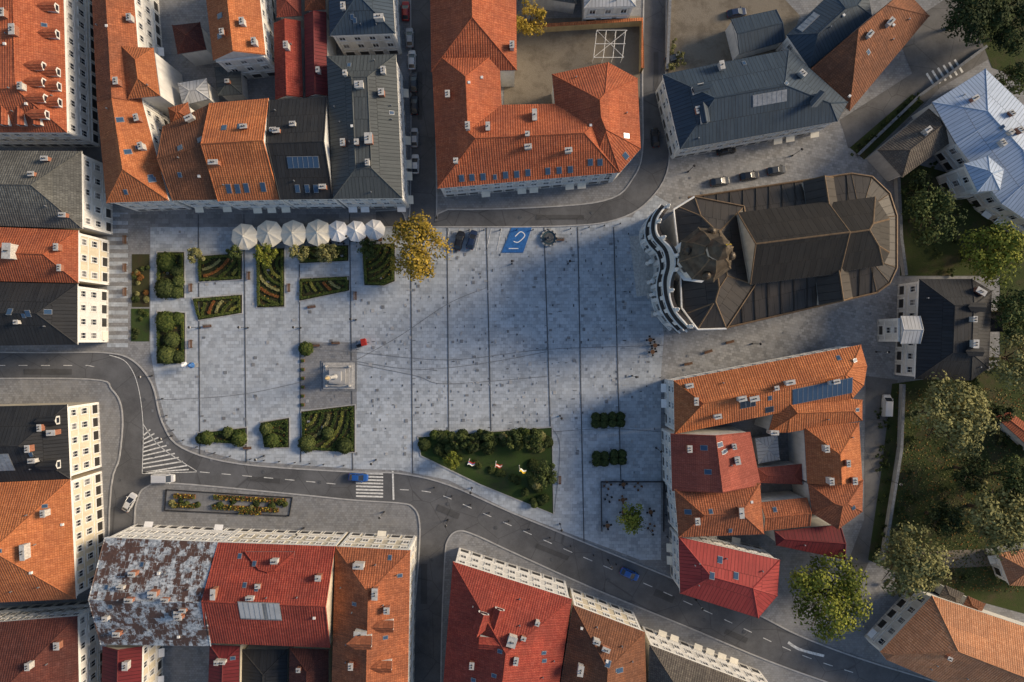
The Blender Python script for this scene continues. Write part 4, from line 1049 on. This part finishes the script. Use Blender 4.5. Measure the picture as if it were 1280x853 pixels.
for sx in(-1,1):
    for sy in(-1,1):
        mb.cbox(x+sx*2.6,y+sy*2.15,.54,1.5,.45,.45,0,stone); mb.lathe(x+sx*2.6,y+sy*2.15,[(.12,1.5),(.22,1.7),(.2,2.0),(0,2.1)],stone,8)
    mb.box((x+sx*2.6-.07,y-1.9,1.2),(.14,0,0),(0,3.8,0),(0,0,.12),stone)
mb.box((x-2.35,y+2.08,1.2),(4.7,0,0),(0,.14,0),(0,0,.12),stone); mb.box((x-2.35,y-2.22,1.2),(4.7,0,0),(0,.14,0),(0,0,.12),stone)
mb.lathe(x,y,[(.6,3.9),(.6,4.1),(.42,4.4),(.4,6),(.34,9),(.5,9.2),(.65,9.6),(.65,9.75),(0,9.76)],stone,14)
mb.lathe(x,y,[(.42,9.76),(.4,10.2),(.28,10.9),(.3,11.2),(.24,11.45),(.08,11.55),(.14,11.68),(.13,11.82),(0,11.92)],Wm['ochre'],10)
mb.cyl((x-.25,y,11.3),(x-.1,y-.28,11.0),.08,.06,Wm['ochre'],6);mb.cyl((x+.25,y,11.3),(x+.1,y-.28,11.0),.08,.06,Wm['ochre'],6)
mb.build('marian_column',origin=(x,y))
for py in range(440,515,11):
    mb=MB();x,y=P(379,py); mb.cbox(x,y,0,.45,.7,.7,0,wood); mb.cbox(x,y,.45,.5,.6,.6,0,L['hedge']); mb.build('flower_box',origin=(x,y))
mb=MB();x,y=P(686,298)
mb.lathe(x,y,[(1.9,0),(1.9,.5),(1.6,.5),(1.6,.2),(1.2,.2)],stone,24);mb.lathe(x,y,[(1.2,.2),(1.1,.35),(.8,.35),(.75,.22),(.4,.22),(.35,.9),(.7,1.1),(.72,1.2),(.25,1.15),(.12,1.6),(0,1.65)],Mdark,24)
wat,_,wb=newmat('fountain_water',.08,0,.6);wb.inputs['Base Color'].default_value=(.05,.08,.09,1)
mb.lathe(x,y,[(1.6,.3),(0,.3)],wat,24)
for k in range(12):
    a=k*math.pi/6; mb.cbox(x+1.75*math.cos(a),y+1.75*math.sin(a),.5,.58,.25,.35,a,Mdark)
mb.build('fountain',origin=(x,y))
W=wp([(640,284),(665,284),(654,316),(627,316)]);mb=MB()
mb.face([(a,b,.16) for a,b in W][::-1],bluep)
for i in range(4):
    a=W[i];b=W[(i+1)%4];mb.face([(a[0],a[1],0),(b[0],b[1],0),(b[0],b[1],.16),(a[0],a[1],.16)],bluep)
ribbon(mb,wp(cr([(644,296),(651,290),(656,295),(648,303),(642,302)],5)),.2,.166,canvas2); ribbon(mb,wp([(636,311),(648,311)]),.18,.166,canvas2)
mb.build('blue_display_platform')
mb=MB()
for x0,x1,y0,y1 in ((218,250,617,622),(218,250,628,634),(268,360,619,623),(266,356,630,636),(300,330,637,641)):
    for k in range(int((x1-x0)/7)):
        a,b=P(x0+k*7+3,(y0+y1)/2+k*.4); mb.cbox(a,b,0,.5,1.0,1.0,0,wood); 
        for _ in range(40):
            p=Vector((a+U(-.5,.5),b+U(-.5,.5),.5+R()*.4));n_=Vector((U(-.6,.6),U(-.6,.6),1)).normalized();t=n_.orthogonal().normalized();bb=n_.cross(t);s=U(.12,.22);uv=(R(),R())
            mb.face([p-t*s,p+bb*s,p+t*s,p-bb*s],L[random.choice(['rust','green','green','gold','dark'])],[uv]*4)
ribbon(mb,wp([(208,612),(366,622),(362,645),(206,638),(208,612)]),.1,0,dkmetal,.35)
mb.build('flower_planters')
sheet('planted_strip',[(209,613),(365,623),(361,644),(207,637)],Mstr)
for _ in range(14):
    t=R(); shrub('bedding_shrub',212+t*145,U(616,634)+t*7,U(2.2,4),U(.6,1),random.choice(['dark','green','olive']))
umbrella(229,457,4.5,canvas2,6);umbrella(238,457,4,bluep,6)
mb=MB();x,y=P(456,428);mb.cbox(x,y,0,1.6,.9,1.4,.2,redp);mb.cbox(x,y,1.6,1.7,1.1,1.6,.2,redp);mb.cbox(x-1.2,y-.8,0,.8,1.0,.7,.3,dkmetal);mb.cyl((x+1,y,0),(x+1,y,2),.05,.05,dkmetal,6);mb.cyl((x-1.4,y-1,.8),(x-1.4,y-1,1.2),.3,.2,dkmetal,8);mb.build('vending_cart',origin=(x,y))

# ------------------------------------------------------------------ light, sky, camera
elev=math.radians(23); dirv=Vector((math.cos(elev)*.96,math.cos(elev)*.28,math.sin(elev))).normalized()
sl=bpy.data.lights.new('sun','SUN'); sl.energy=4.9; sl.angle=math.radians(16); sl.color=(1,.80,.56)
so=bpy.data.objects.new('sun',sl); so.rotation_euler=dirv.to_track_quat('Z','Y').to_euler(); scene.collection.objects.link(so)
w=bpy.data.worlds.new('World'); scene.world=w; w.use_nodes=True; nt=w.node_tree
sk=nt.nodes.new('ShaderNodeTexSky'); sk.sky_type='NISHITA'; sk.sun_disc=False; sk.sun_elevation=elev; sk.sun_rotation=math.atan2(dirv.x,dirv.y)
bg=nt.nodes['Background']; bg.inputs['Strength'].default_value=.15; nt.links.new(sk.outputs[0],bg.inputs['Color'])
cd=bpy.data.cameras.new('camera'); cd.sensor_width=36; cd.lens=36*H/(1280*S); cd.clip_end=3000
co=bpy.data.objects.new('camera',cd); co.location=(0,0,H); scene.collection.objects.link(co); scene.camera=co
